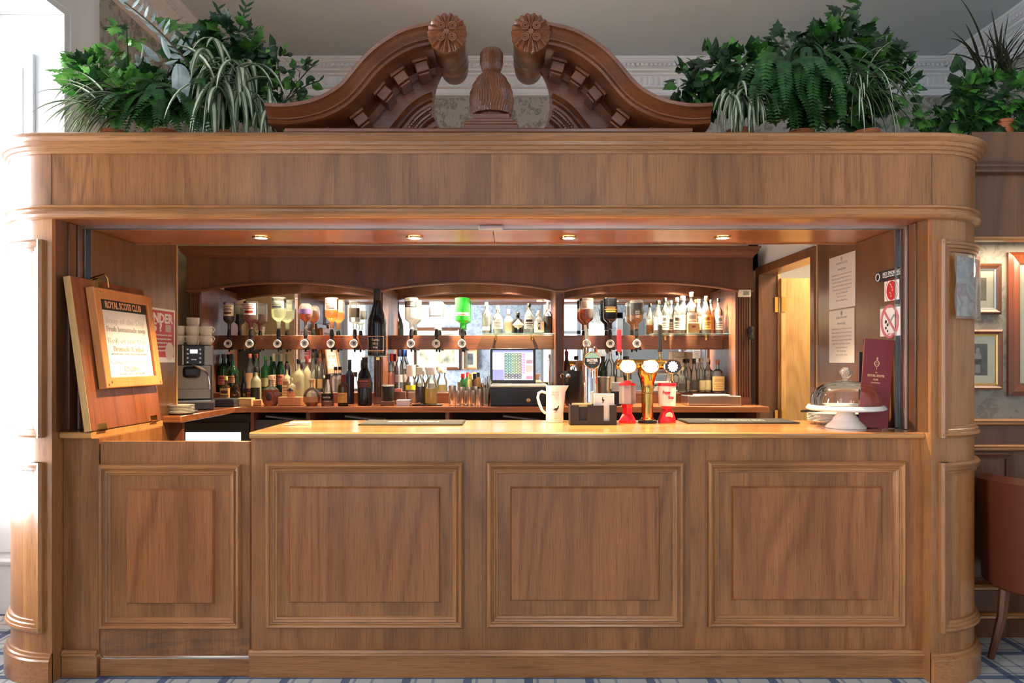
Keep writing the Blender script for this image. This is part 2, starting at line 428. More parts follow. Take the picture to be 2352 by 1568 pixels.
# cornice with bead course and fluted frieze, all round the room
CP = [(0, 0), (.16, 0), (.16, -.018), (.145, -.024), (.15, -.034), (.128, -.05), (.122, -.052), (.118, -.078), (.098, -.084), (.10, -.098),
      (.070, -.108), (.066, -.12), (.05, -.125), (.045, -.13), (.040, -.205), (.055, -.212), (.055, -.222), (.030, -.23), (.024, -.262), (.034, -.268), (.034, -.285), (0, -.29)]
def cornice(n, p0, p1, out, flutes=True):
    m = MB(); z = ZC
    d = (Vector(p1)-Vector(p0)); L = d.length; d.normalize(); o = Vector(out)
    m.sweep([((*p0, z), (*out, 0), (0, 0, 1)), ((*p1, z), (*out, 0), (0, 0, 1))], CP)
    if flutes:
        k = int(L/.038)
        for i in range(k):                                             # small bead blocks
            c = Vector(p0)+d*((i+.5)*L/k); t = d*.011
            a = c-t; b = c+t; q = [a+o*.12, b+o*.12, b+o*.143, a+o*.143]
            vs = [m.V(p.x, p.y, z-.076) for p in q]+[m.V(p.x, p.y, z-.054) for p in q]
            for f in ((0, 1, 2, 3), (4, 5, 6, 7), (0, 1, 5, 4), (1, 2, 6, 5), (2, 3, 7, 6), (3, 0, 4, 7)): m.face([vs[j] for j in f])
        k = int(L/.05)
        for i in range(k):                                             # flutes of the frieze
            c = Vector(p0)+d*((i+.5)*L/k); t = d*.010
            a = c-t; b = c+t; q = [a+o*.03, b+o*.03, b+o*.052, a+o*.052]
            vs = [m.V(p.x, p.y, z-.196) for p in q]+[m.V(p.x, p.y, z-.138) for p in q]
            for f in ((0, 1, 2, 3), (4, 5, 6, 7), (0, 1, 5, 4), (1, 2, 6, 5), (2, 3, 7, 6), (3, 0, 4, 7)): m.face([vs[j] for j in f])
    struct('trim_%d' % n, m, white)
cornice(8, (XL_, YB), (XR_, YB), (0, -1)); cornice(9, (XL_, YB), (XL_, -.6), (1, 0)); cornice(10, (XR_, YB), (XR_, -1.), (-1, 0))
cornice(11, (XL_, YR), (XR_, YR), (0, 1), False); cornice(12, (XL_, -.6), (XL_, YR), (1, 0), False); cornice(13, (XR_, -1.), (XR_, YR), (-1, 0), False)

# partitions of the bar's back room
m = MB().box(-2.51, 2.0, 2.40, 2.46, 0, 2.65); struct('wall_partition', m, creamp)
m = MB().box(-2.51, -2.49, 1.14, 2.40, 0, 2.65); struct('wall_lining', m, creamp)
m = MB().box(-2.51, -2.04, 1.10, 1.13, 0, 2.65); struct('wall_return', m, creamp)
SX = 1.836                                                            # inner face of the right side wall
DZ, DY0, DY1 = 2.05, 1.18, 2.11
whitew = flat('white painted wall', (.80, .78, .74), .5)
m = MB().box(SX, SX+.1, DY1+.07, 2.40, 0, 2.65).box(SX, SX+.1, 1.08, 2.40, DZ+.05, 2.65)
struct('wall_side', m, whitew)
# lit store room beyond the open door
m = MB(); m.box(SX+.1, 3.4, 2.9, 2.95, 0, 2.5).box(3.4, 3.45, .62, 2.9, 0, 2.5).box(SX+.1, 3.4, .58, 2.9, 2.45, 2.5).box(SX+.1, 3.4, .60, .66, 0, 2.5)
struct('wall_store', m, whitew)
lamp('store_room_light', 'AREA', (2.5, 1.6, 2.42), (0, 0, 0), 26, (1, .80, .54), shape='RECTANGLE', size=.5, size_y=.5)

# door and its frame
m = MB()
for a, b in ((DY0-.06, DY0), (DY1, DY1+.07)): m.box(SX-.02, SX+.12, a, b, 0, DZ+.06)
m.box(SX-.02, SX+.12, DY0, DY1, DZ, DZ+.06)
fr = struct('door_1', m, wood('door frame oak', srgb(140, 92, 58), srgb(100, 60, 36), OP, 'Z', board=1.), bevel=.003)
lin = MB().box(SX+.12, SX+.135, DY1-.012, DY1+.07, 0, DZ); lin.done('frame_stop', W_door, fr)
leafd = MB().box(SX+.13, SX+.90, DY1-.05, DY1-.008, .01, DZ-.03); d_ = leafd.done('door_leaf', W_door, fr, bevel=.002); d_['label'] = 'pale oak door leaf standing open'
for z in (1.83, 1.0, .25):
    h = MB().box(SX+.096, SX+.132, DY1-.016, DY1-.004, z-.055, z+.055).tube([(SX+.128, DY1-.016, z-.06), (SX+.128, DY1-.016, z+.06)], .007)
    h.box(SX+.132, SX+.16, DY1-.056, DY1-.05, z-.055, z+.055)
    hh = h.done('hinge', brass, fr); hh['label'] = 'brass butt hinge'

# panelled, papered wall right of the bar
PY = .475
struct('wall_alcove', MB().box(1.9, XR_, PY, PY+.10, 1.10, 2.55), wp)
m = MB().box(1.9, XR_, PY-.01, PY+.10, 0, 1.10)
for z0, z1 in ((.27, .95), ):
    for x0, x1 in ((1.95, 2.56), (2.66, 3.3)):
        m.frame(x0, x1, z0, z1, [(0, 0), (0, .012), (.012, .018), (.025, .01), (.035, .008), (.035, 0)], fn=lambda u, v, w: (u, PY-.01-w, v))
struct('trim_14', m, W_dark, 'dark oak dado panelling')
dr = [(0, 0), (.02, 0), (.032, .008), (.03, .018), (.036, .026), (.03, .034), (0, .036)]
m = MB()
for z in (1.085, .955, .245, .10):
    m.sweep([((1.9, PY-.01, z), (0, -1, 0), (0, 0, 1)), ((XR_, PY-.01, z), (0, -1, 0), (0, 0, 1))], dr)
struct('trim_15', m, wood('dado rail oak', srgb(200, 140, 78), srgb(150, 92, 46), OP, 'X', board=3., coat=.6, rough=.22), 'oak dado and skirting rails')

# ================================================================ THE BAR FRONT
XL, XR, YF, RR = -2.015, 1.836, -.08, .35
YC = YF+RR
def stadium(off=0, n=20, left=True, right=True):
    """outline of the canopy: front, round right end, back, round left end (x, y, nx, ny)"""
    P = []
    for i in range(n+1):
        t = -PI/2+PI*i/n; P.append((XR+math.cos(t)*(RR+off), YC+math.sin(t)*(RR+off)))
    for i in range(n+1):
        t = PI/2+PI*i/n; P.append((XL+math.cos(t)*(RR+off), YC+math.sin(t)*(RR+off)))
    return P
can = thing('bar_canopy', 'oak bar canopy with round ends and moulded cornice spanning the two columns', 'bar canopy', (-.09, YC, 2.04))
def ring(prof, name, mat, closed_prof=True, sect=None, **kw):
    m = MB(); rows = []
    for o, z in prof: rows.append([(x, y, z) for x, y in stadium(o)])
    m.grid(rows, cu=closed_prof, cv=True); return m.done(name, mat, can, world=True, **kw)
m = MB()
m.grid([[(x, y, z) for x, y in stadium(0)] for z in (SOFFIT_Z+.005, 2.34)], cv=True)
m.done('fascia', W_oakV, can, world=True)
ring([(-.02, 2.318), (.006, 2.320), (.010, 2.332), (.018, 2.336), (.022, 2.348), (.030, 2.352), (.034, 2.366), (.044, 2.372), (.050, 2.384), (.048, 2.396), (.040, 2.402), (-.02, 2.402)], 'cornice', W_oakH)
ring([(-.01, 2.036), (.008, 2.036), (.018, 2.042), (.024, 2.054), (.018, 2.066), (.010, 2.068), (.010, 2.078), (.020, 2.084), (.018, 2.092), (.006, 2.096), (-.01, 2.096)], 'lower_bead', W_oakH)
m = MB(); m.prism([(x, y) for x, y in stadium(.02)], lambda u, v, w_: (u, v, w_), 2.385, 2.400); m.done('top_board', W_dark, can, world=True)
for x in (XL+.0, XR-.0):                                              # the joints where the round ends start
    MB().box(x-.0015, x+.0015, YF-.0012, YF+.001, 2.10, 2.318).done('joint', W_dark, can, world=True)
sof = MB().box(XL+.008, -.093, YF+.20, YC+RR-.004, SOFFIT_Z-.003, SOFFIT_Z+.012).box(-.090, XR-.008, YF+.20, YC+RR-.004, SOFFIT_Z-.003, SOFFIT_Z+.012)
sof.box(XL, XR, YF-.001, YF+.20, SOFFIT_Z-.003, SOFFIT_Z+.012)
so = sof.done('soffit', W_soffit, can, world=True); so['label'] = 'polished orange wood underside'
sc_ = MB()
for i in range(9):
    for y in (YF+.23, YC+RR-.03):
        x = XL+.2+i*.435; sc_.lathe([(.006, SOFFIT_Z-.0055), (.006, SOFFIT_Z-.002)], 8, (x, y, 0))
sc_.done('screw_heads', brass, can, world=True)
# nosing strip on the back edge of the soffit
MB().sweep([((XL, YC+RR+.001, SOFFIT_Z+.0), (0, 1, 0), (0, 0, 1)), ((XR, YC+RR+.001, SOFFIT_Z), (0, 1, 0), (0, 0, 1))], [(0, -.004), (.010, -.004), (.014, .004), (.012, .014), (0, .016)]).done('edge_strip', W_oakH, can, world=True)
# shutter rails
m = MB(); m.box(XL+.015, XR-.015, .11, .125, SOFFIT_Z-.016, SOFFIT_Z-.003).box(XL+.015, XR-.015, .15, .165, SOFFIT_Z-.016, SOFFIT_Z-.003).box(XL+.015, XR-.015, .125, .15, SOFFIT_Z-.007, SOFFIT_Z-.003)
a_ = m.done('shutter_rail', alu, can, world=True); a_['label'] = 'aluminium shutter rail'
m = MB().box(-.155, -.04, .095, .13, SOFFIT_Z-.026, SOFFIT_Z-.003).box(-.150, -.045, .09, .096, SOFFIT_Z-.022, SOFFIT_Z-.008)
m.done('rail_bracket', alu, can, world=True, bevel=.002)

def column(side):
    x0 = XL if side < 0 else XR
    lab = ('left round-fronted oak bar column beside the bright white window recess' if side < 0 else
           'right round-fronted oak bar column with a plastic-covered notice on it')
    T = thing('bar_column', lab, 'column', (x0+side*.15, YC, 0), group='round-ended oak columns of the bar')
    def arc(off, a0=0., a1=PI, n=18, lead=True):
        P = [(x0, YF-off, 0, -1)] if lead else []
        for i in range(n+1):
            t = a0+(a1-a0)*i/n; P.append((x0+side*math.sin(t)*(RR+off), YC-math.cos(t)*(RR+off), side*math.sin(t), -math.cos(t)))
        return P
    m = MB(); ins = .004
    P = [(x, y) for x, y, _, _ in arc(-ins, lead=False)]
    if side > 0: pass
    m.prism(P, lambda u, v, w_: (u, v, w_), 0, SOFFIT_Z+.003); m.done('shaft', W_oakM, T, world=True)
    def band(prof, name, a0=0, a1=PI):
        m = MB(); A = arc(0, a0, a1, 22, lead=False); rows = []
        for x, y, nx, ny in A: rows.append([(x+nx*o, y+ny*o, z) for o, z in prof])
        R = m.grid(rows, cv=True); m.cap(R[0]); m.cap(R[-1][::-1]); return m.done(name, W_oakH, T, world=True)
    band([(-.01, 0), (.022, 0), (.022, .105), (.016, .112), (.016, .120), (.008, .124), (.006, .134), (-.01, .136)], 'plinth')
    for z0, z1, nm in ((1.079, 1.945, 'upper'), (.227, .970, 'lower')):
        a0 = .115; a1 = PI*.8
        bp = [(-.01, 0), (.012, 0), (.020, .010), (.018, .020), (.013, .022), (.012, .034), (.006, .038), (.005, .050), (-.01, .052)]
        band([(o, z0+h) for o, h in bp], 'panel_moulding', a0, a1)
        band([(o, z1-h) for o, h in bp], 'panel_moulding', a0, a1)
        for t in (a0+.055, a1):
            bx = MB(); rows = []
            for z in (z0, z1):
                rows.append([(x0+side*math.sin(t+o*1.0/RR)*(RR+f), YC-math.cos(t+o/RR)*(RR+f), z) for o, f in ((-.024, -.01), (-.024, .012), (-.014, .021), (-.004, .018), (.0, .012), (.012, .010), (.016, .004), (.026, .003), (.026, -.01))])
            R = bx.grid(rows, cv=True); bx.cap(R[0]); bx.cap(R[1][::-1]); bx.done('panel_stile', W_oakM, T, world=True)
    # jamb posts on the inner reveal
    s = -side
    m = MB().box(*sorted((x0, x0+s*.012)), YF+.11, YF+.165, 1.10, SOFFIT_Z-.004); m.done('jamb_strip', W_dark, T, world=True, bevel=.003)
    m = MB().tube([(x0+s*.006, YF+.192, 1.10), (x0+s*.006, YF+.192, SOFFIT_Z-.004)], .016, 14); m.done('jamb_bead', W_dark, T, world=True)
    MB().box(*sorted((x0, x0+s*.003)), YF+.03, YF+.109, 1.10, SOFFIT_Z-.004).done('reveal_shade_board', W_dark if side < 0 else W_side, T, world=True)  # facing added to darken the reveal; the left one's colour carries its shade
    ch = MB().box(*sorted((x0, x0+s*.004)), .135, .185, 1.10, SOFFIT_Z-.006).box(*sorted((x0, x0+s*.022)), .132, .137, 1.10, SOFFIT_Z-.006).box(*sorted((x0, x0+s*.022)), .183, .188, 1.10, SOFFIT_Z-.006)
    c_ = ch.done('shutter_channel', alu, T, world=True); c_['label'] = 'aluminium shutter channel'
    MB().box(*sorted((x0+s*.0045, x0+s*.008)), .138, .182, 1.10, SOFFIT_Z-.006).done('brush_seal', black, T, world=True)
    return T
column(-1); column(1)
# side panels running back from the columns
for sd, x0, lab in ((-1, XL, 'tall oak side panel behind the raised flap at the left end of the bar'), (1, XR, 'tall oak side panel carrying the pinned notices at the right end of the bar')):
    T = thing('oak_screen', lab, 'wall panel', (x0, .9, 0), group='oak side panels of the bar')
    a, b = (x0+.0005, x0+.012) if sd < 0 else (x0-.012, x0-.0005)
    MB().box(a, b, .192, 1.085, 1.099, 2.035).box(a, b, .66, 1.085, 0, 1.0985).done('board', W_side, T, world=True)
    MB().box(a, b, .64, 1.085, 2.036, 2.36).done('upper_board', W_side, T, world=True)
    MB().box(*((a, b+.004) if sd < 0 else (a-.004, b)), 1.085, 1.095, 0, 2.36).done('edge_strip', W_door, T, world=True)

# ---------------------------------------------------------------- counter
CT, CYF, CYB = 1.097, -.03, .64
FM = [(0, 0), (0, .010), (.003, .020), (.010, .026), (.018, .023), (.023, .013), (.027, .011), (.032, .016), (.038, .014), (.042, .008), (.050, .006), (.053, 0)]
RP = [(0, 0), (.0015, .009), (.003, .010), (.2, .010)]
def PF(px): return (px-1176)/512.
def PFZ(py): return H+(830-py)/512.
ctr = thing('bar_counter', 'long panelled oak bar counter with a varnished top', 'bar counter', (.34, .3, 0))
m = MB().box(PF(578), SX, 0, .03, .10, 1.066); m.done('front_board', W_oakV, ctr, world=True)
for x in (1108, 1620): MB().box(PF(x)-.001, PF(x)+.001, -.0008, .001, .10, 1.066).done('joint', W_dark, ctr, world=True)
for a, b, c, d, e, f, g_, h_ in ((612, 1065, 1060, 1441, 665, 1012, 1117, 1383), (1118, 1570, 1060, 1439, 1172, 1515, 1117, 1379), (1624, 2077, 1058, 1438, 1679, 2024, 1116, 1377)):
    MB().frame(PF(a), PF(b), PFZ(d), PFZ(c), FM, sidemi=1).done('panel_moulding', [W_oakH, W_oakM], ctr, world=True)
    x0, x1, z0, z1 = PF(e), PF(f), PFZ(h_), PFZ(g_)
    m = MB(); m.frame(x0, x1, z0, z1, [(0, 0), (.007, .012), (.05, .012)], fn=lambda u, v, w_: (u, -w_, v)).box(x0+.007, x1-.007, -.0121, 0, z0+.007, z1-.007)
    m.done('raised_panel', W_panel, ctr, world=True)
m = MB().box(PF(574), SX, -.012, .03, 0, .10).sweep([((PF(574), -.012, .10), (0, -1, 0), (0, 0, 1)), ((SX, -.012, .10), (0, -1, 0), (0, 0, 1))], [(-.012, .022), (.0, .022), (.004, .012), (.010, .010), (.012, .002), (.006, 0), (-.012, 0)])
m.done('plinth', W_oakH, ctr, world=True)
def topmb(x0, x1):
    m = MB(); pr = [(CYF+.012, 0), (CYF+.002, .006), (CYF, .015), (CYF+.002, .024), (CYF+.010, .030), (CYB, .030), (CYB, 0)]
    rows = [[(x, y, CT-.030+z) for y, z in pr] for x in (x0, x1)]
    R = m.grid(rows, cv=True); m.cap(R[0][::-1]); m.cap(R[1]); return m
topmb(-1.168, SX-.002).done('worktop', W_top, ctr, world=True)
MB().box(-1.16, SX, CYB-.05, CYB-.03, .1, CT-.03).done('back_board', W_dark, ctr, world=True)
MB().box(-1.165, -1.145, .03, CYB-.05, 0, CT-.03).done('end_board', W_oakV, ctr, world=True)
stub = thing('counter_end', 'short fixed end of the oak counter between left column and hinged gate', 'counter', (-1.93, .3, 0))
MB().box(XL+.004, PF(228), 0, .03, .10, 1.066).done('front_board', W_oakV, stub, world=True)
MB().box(XL+.004, PF(226), -.014, .03, 0, .10).sweep([((XL+.004, -.012, .10), (0, -1, 0), (0, 0, 1)), ((PF(226), -.012, .10), (0, -1, 0), (0, 0, 1))], [(-.012, .022), (.0, .022), (.004, .012), (.010, .010), (.012, .002), (.006, 0), (-.012, 0)]).done('plinth', W_oakH, stub, world=True)
topmb(XL+.004, -1.872).done('worktop', W_top, stub, world=True)
MB().box(PF(228)-.02, PF(228), .03, CYB-.05, 0, CT-.031).done('end_board', W_oakV, stub, world=True)
MB().box(PF(229), PF(573), .0, .03, 0, .078).done('sill_board', W_oakH, stub, world=True, bevel=.003)
MB().box(PF(232), PF(572), .004, .028, .078, .083).done('sill_strip', alu, stub, world=True)
gate = thing('bar_gate', 'low hinged oak gate with worn bottom edge under the raised flap', 'gate', (-1.51, .012, .085))
MB().box(PF(231), PF(574), 0, .026, .092, 1.054).done('board', W_gate, gate, world=True, bevel=.002)
MB().frame(PF(230), PF(556), PFZ(1443), PFZ(1065), FM, sidemi=1).done('panel_moulding', [W_oakH, W_oakM], gate, world=True)
x0, x1, z0, z1 = PF(292), PF(494), PFZ(1385), PFZ(1122)
MB().frame(x0, x1, z0, z1, [(0, 0), (.007, .012), (.05, .012)]).box(x0+.007, x1-.007, -.0121, 0, z0+.007, z1-.007).done('raised_panel', W_panel, gate, world=True)

# raised counter flap leaning on the column, with the menu frame hung on it
TL = math.radians(7.8)
flp = thing('counter_flap', 'raised orange-varnished counter flap leaning back against the left column', 'counter flap', (-1.868, 0, CT+.004), (0, -TL, 0))
MB().box(-.03, 0, CYF, CYB-.02, 0, .70).done('flap_board', W_flap, flp, bevel=.004)
MB().box(-.03, .0, CYF-.004, CYF, .002, .698).done('edge_strip', W_door, flp)
for y in (.02, .5): MB().box(.0, .003, y, y+.07, -.002, .03).tube([(0, y, 0), (0, y+.07, 0)], .006).done('hinge', brass, flp)
mf = thing('menu_board', 'pine framed menu sheet hung on the raised counter flap', 'menu board', (-1.868, 0, CT+.004), (0, -TL, 0))
FY0, FY1, FU0, FU1 = .065, .60, .185, .655
fn = lambda u, v, w_: (.006+w_, u, v)
MB().frame(FY0, FY1, FU0, FU1, [(0, 0), (0, .034), (.004, .037), (.046, .037), (.050, .032), (.050, 0)], fn).done('frame', W_pine, mf)
bk = MB().box(.004, .028, FY0+.03, FY1-.03, FU0+.03, FU1-.03).done('backing', W_dark, mf)
MB().box(.029, .031, FY0+.052, FY1-.065, FU0+.05, FU1-.10).done('menu_sheet', paper, mf)
b_ = MB().box(.029, .032, FY0+.050, FY1-.050, FU1-.10, FU1-.05).done('title_strip', black, mf)
tfn = lambda cu, cv, wd=.0325: (lambda x, y, z: (wd+z, cu+x, cv+y))
MB().text('ROYAL SCOTS CLUB', .046, tfn(FY0+.262, FU1-.0755), w=.33, bold=.0012).done('title', peach, b_)
MC = FY0+.262
tx = MB()
for st, sz, v, wd in (('Soup of the Day', .042, .31, .36), ('Roll of the Day', .036, .215, .36), ('Cake of the Day', .036, .115, .36)):
    MB().text(st, sz, tfn(MC, FU0+v+.01), w=wd).done('heading_print', flat('pale grey print', (.72, .69, .64), .6), mf)
tx = MB()
for st, sz, v, wd in (('Fresh homemade soup', .034, .27, .36), ('Bresaola & salad', .036, .175, .28), ('served with crusty bread and garnish', .014, .152, .33), ('Daily', .036, .078, .14), ('ask your server for details', .014, .055, .24)):
    MB().text(st, sz, tfn(MC, FU0+v+.01), w=wd, bold=.0008 if sz > .02 else 0).done('menu_print', flat('mid grey print', (.46, .44, .41), .6), mf)
for y, u in ((FY0+.025, FU0+.025), (FY1-.025, FU0+.025), (FY0+.025, FU1-.025), (FY1-.025, FU1-.025)):
    MB().lathe([(.006, 0), (.005, .002), (0, .003)], 10, M=Matrix.Translation((.054, y, u)) @ Matrix.Rotation(PI/2, 4, 'Y')).done('screw', brass, mf)
MB().box(-.006, .014, .16, .20, .650, .708).box(-.040, .014, .16, .20, .703, .708).tube([(-.03, .18, .715), (.04, .18, .728), (.052, .18, .70), (.05, .18, .66)], .004).done('hook', brass, mf)

# downlights in the soffit
for i, (px, wh) in enumerate(((600, 'leftmost'), (952, 'second from left'), (1306, 'third from left'), (1660, 'rightmost'))):
    X = PX(px, .425)
    T = thing('downlight', wh+' of the four lit downlights in the canopy soffit', 'light', (X, .425, SOFFIT_Z-.004), group='downlights in the canopy soffit')
    MB().lathe([(.030, -.001), (.031, -.006), (.044, -.006), (.046, 0), (.030, .0)], 24).done('bezel', brass, T)
    MB().lathe([(.0, -.0055), (.030, -.005), (.031, 0)], 20).done('lamp', emit('lit downlight lamp', (1, .82, .55), 30), T)
    s_ = lamp('downlight_beam', 'SPOT', (X, .425, SOFFIT_Z-.02), (0, 0, 0), 130, WARM, spot_size=2.1, spot_blend=.6, shadow_soft_size=.025)

# ================================================================ PEDIMENT
PYF = .02; pk = (PYF-CY)/F; PCX = 1122.5
ped = thing('broken_pediment', 'carved mahogany swan-neck pediment with a central finial standing on the canopy', 'pediment', (PX(PCX, PYF), .25, 2.402))
topc = [(608, 235), (640, 237), (665, 236), (690, 232), (715, 226), (740, 216), (765, 202), (785, 185), (803, 164), (820, 143), (838, 123), (858, 105), (880, 89), (905, 74), (932, 62), (962, 54), (1000, 47)]
def w2(px, py, Y=PYF): return (PX(px, PYF), PZ(py, PYF))
CPR = [(0, .0), (.004, -.004), (.016, 0), (.020, .012), (.028, .018), (.040, .036), (.052, .046), (.056, .046), (.060, .056), (.066, .052), (.076, .058), (.082, .074), (.086, .10), (.088, .20), (.094, .30), (0, .32)]
FRD = .30                                                            # depth of the dentil course
def curve_pts(side):
    pts = []
    for px, py in topc:
        q = px if side < 0 else 2*PCX-px
        pts.append(Vector((PX(q, PYF), 0, PZ(py, PYF))))
    # smooth (Catmull-Rom)
    out = []
    for i in range(len(pts)-1):
        p0, p1, p2, p3 = pts[max(i-1, 0)], pts[i], pts[i+1], pts[min(i+2, len(pts)-1)]
        for k in range(3):
            t = k/3; out.append(.5*((2*p1)+(p2-p0)*t+(2*p0-5*p1+4*p2-p3)*t*t+(3*p1-p0-3*p2+p3)*t**3))
    out.append(pts[-1]); return out
def normals(P, side):
    N = []
    for i in range(len(P)):
        d = P[min(i+1, len(P)-1)]-P[max(i-1, 0)]; d.normalize()
        n = Vector((d.z, 0, -d.x)) if side < 0 else Vector((-d.z, 0, d.x))
        if n.z > 0: n = -n
        N.append(n)
    return N
for side in (-1, 1):
    P = curve_pts(side); N = normals(P, side)
    m = MB(); rows = [[(p.x+n.x*a, PYF+b, max(p.z+n.z*a, 2.404)) for a, b in CPR] for p, n in zip(P, N)]
    R = m.grid(rows, cv=True); m.cap(R[0]); m.cap(R[-1][::-1]); m.done('crown_moulding', W_mahog, ped, world=True)
    # tympanum board, following the curve and cut by the round opening
    OC = Vector((PX(1130, FRD), 0, PZ(236, FRD))); OR = .285
    m = MB(); up = [(p+n*.09) for p, n in zip(P, N)][8:]
    kk = [u for u in up if u.z > 2.404]
    rows = []
    for i, u in enumerate(kk):
        t = i/(len(kk)-1)
        lo_x = u.x
        rows.append(u)
    # strip from the curve down to the base or to the opening
    top_rows, bot_rows = [], []
    for u in rows:
        dx = u.x-OC.x
        if abs(dx) < OR:
            zz = OC.z-math.sqrt(max(OR*OR-dx*dx, 0)); zt = OC.z+math.sqrt(max(OR*OR-dx*dx, 0))
            top_rows.append(u); bot_rows.append(Vector((u.x, 0, min(u.z-.005, zt))))
        else:
            top_rows.append(u); bot_rows.append(Vector((u.x, 0, 2.404)))
    # outer field
    fld = [(a, b) for a, b in zip(top_rows, bot_rows) if abs(a.x-OC.x) >= OR]
    xe = OC.x-OR if side < 0 else OC.x+OR
    last = fld[-1][0]
    nxt = [u for u in rows if abs(u.x-OC.x) < OR]
    ze = last.z+(nxt[0].z-last.z)*abs((xe-last.x)/(nxt[0].x-last.x)) if nxt else last.z
    edge_top = [a for a, b in fld]+[Vector((xe, 0, ze))]
    arcp = []
    for k in range(17):
        ang = PI/2*1.0-PI*k/16*1.0                                    # top to bottom
        x = OC.x+side*OR*math.cos(ang); z = OC.z+OR*math.sin(ang)
        if z > 2.404 and z < ze+.2: arcp.append(Vector((x, 0, z)))
    inner = [u for u in rows if abs(u.x-OC.x) < OR and u.z > OC.z+math.sqrt(OR*OR-(u.x-OC.x)**2)]
    arcp = []
    for k in range(19):
        ang = .62-(.62+PI/2)*k/18                                     # from behind the scroll down to the base
        x = OC.x+side*OR*math.cos(ang); z = OC.z+OR*math.sin(ang)
        if z > 2.404: arcp.append(Vector((x, 0, z)))
    poly = [u for u in rows]+arcp
    zb = math.sqrt(max(OR*OR-(OC.z-2.404)**2, 0))
    poly += [Vector((OC.x+side*zb, 0, 2.404)), Vector((fld[0][0].x, 0, 2.404))]
    m.prism([(p.x, p.z) for p in poly], lambda u, v, w_: (u, w_, v), FRD, FRD+.03)
    m.done('tympanum', W_mahog, ped, world=True, smooth=False)
    # frieze band behind the dentils and the curved mouldings on the tympanum
    for a0, w_, d, nm in ((.088, .050, .045, 'dentil_band'), (.215, .018, .030, 'curved_bead'), (.245, .010, .018, 'curved_bead'), (.33, .014, .026, 'curved_bead'), (.37, .020, .012, 'curved_bead')):
        m = MB(); rows = []
        for p, n in zip(P[12:], N[12:]):
            q0 = p+n*a0; q1 = p+n*(a0+w_); qm = p+n*(a0+w_/2)
            if q1.z < 2.406: continue
            if (q1-OC).length < OR+.004 or abs(q1.x-OC.x) < OR*.80: break
            rows.append([(q0.x, FRD+.01, q0.z), (q0.x, FRD-d*.7, q0.z), (qm.x, FRD-d, qm.z), (q1.x, FRD-d*.6, q1.z), (q1.x, FRD+.01, q1.z)])
        if len(rows) > 1:
            R = m.grid(rows, cv=True); m.cap(R[0]); m.cap(R[-1][::-1]); m.done(nm, W_mahog, ped, world=True)
    # carved reeding between the mouldings
    m = MB()
    for i in range(16, len(P)-2):
        for f in (.28, .305):
            q = P[i]+N[i]*f
            if q.z < 2.42 or (q-OC).length < OR+.02: continue
            m.lathe([(0, -.012), (.008, -.008), (.010, 0), (.006, .008), (0, .012)], 6, M=Matrix.Translation((q.x, FRD-.004, q.z)) @ Matrix.Rotation(.8*side, 4, 'Y'))
    m.done('carved_reeding', W_mahog, ped, world=True)
    # dentil blocks
    for i in (11, 19, 27, 35, 43):
        if i >= len(P): break
        p, n = P[i], N[i]; t = Vector((n.z, 0, -n.x)); c = p+n*.098
        if c.z < 2.44: continue
        Mx = Matrix(((t.x, 0, n.x, c.x), (0, 1, 0, 0), (t.z, 0, n.z, c.z), (0, 0, 0, 1)))
        m = MB().box(-.040, .040, .165, FRD, -.012, .004, Mx).box(-.032, .032, .175, FRD, .004, .050, Mx).box(-.028, .028, .19, FRD, .05, .062, Mx)
        m.done('dentil_block', W_mahog, ped, world=True, bevel=.004)
    # scroll cylinder and its carved rosette
    cx = PX(1027, PYF-.02) if side < 0 else PX(1219, PYF-.02); cz = PZ(76, PYF-.02)
    Mx = Matrix.Translation((cx, 0, cz)) @ Matrix.Rotation(-PI/2, 4, 'X')
    m = MB().lathe([(.072, -.0), (.078, .012), (.078, .20), (.076, .21), (.079, .222), (.080, .235), (.075, .245), (.074, .30), (.077, .312), (.078, .325), (.073, .335), (.072, .40), (.066, .44), (.04, .455)], 36, M=Mx)
    sc = m.done('scroll', W_mahog, ped, world=True)
    m = MB()
    def petal(r, t, z): return r*(1+.035*math.cos(16*t)) if r > .06 else r
    rows = []; nr, ns = 16, 96
    for i in range(nr):
        r = .085*i/(nr-1)
        row = []
        for k in range(ns):
            t = 2*PI*k/ns; rr = r*(1+(.045*abs(math.cos(9*t)) if i > 10 else 0))
            h = .012*(1-(r/.085)**2)+.010*abs(math.cos(4*t))*math.sin(PI*min(r/.085, 1))+.006*math.cos(18*t)*min(1, (r/.05)**2)
            if r < .012: h = .020
            row.append((cx+rr*math.cos(t), PYF-.022-h, cz+rr*math.sin(t)))
        rows.append(row)
    rows.append([(x, PYF+.0, z) for x, y, z in rows[-1]])
    m.grid(rows, cv=True)
    for k in range(4):
        t = PI/4+k*PI/2
        for rad in (.016, .008):
            pts = [(cx+.036*math.cos(t)+rad*math.cos(a*PI/5), PYF-.042, cz+.036*math.sin(t)+rad*math.sin(a*PI/5)) for a in range(11)]
            m.tube(pts, .0042, 6)
    m.done('rosette', W_mahog, sc if False else ped, world=True)
bx0, bx1 = PX(655, PYF), PX(1590, PYF)
MB().sweep([((bx0, PYF+.01, 2.402), (0, -1, 0), (0, 0, 1)), ((bx1, PYF+.01, 2.402), (0, -1, 0), (0, 0, 1))], [(-.30, 0), (.0, 0), (.006, .010), (.012, .030), (.008, .040), (.014, .046), (.016, .058), (.008, .064), (-.30, .064)]).done('base_moulding', W_mahog, ped, world=True)
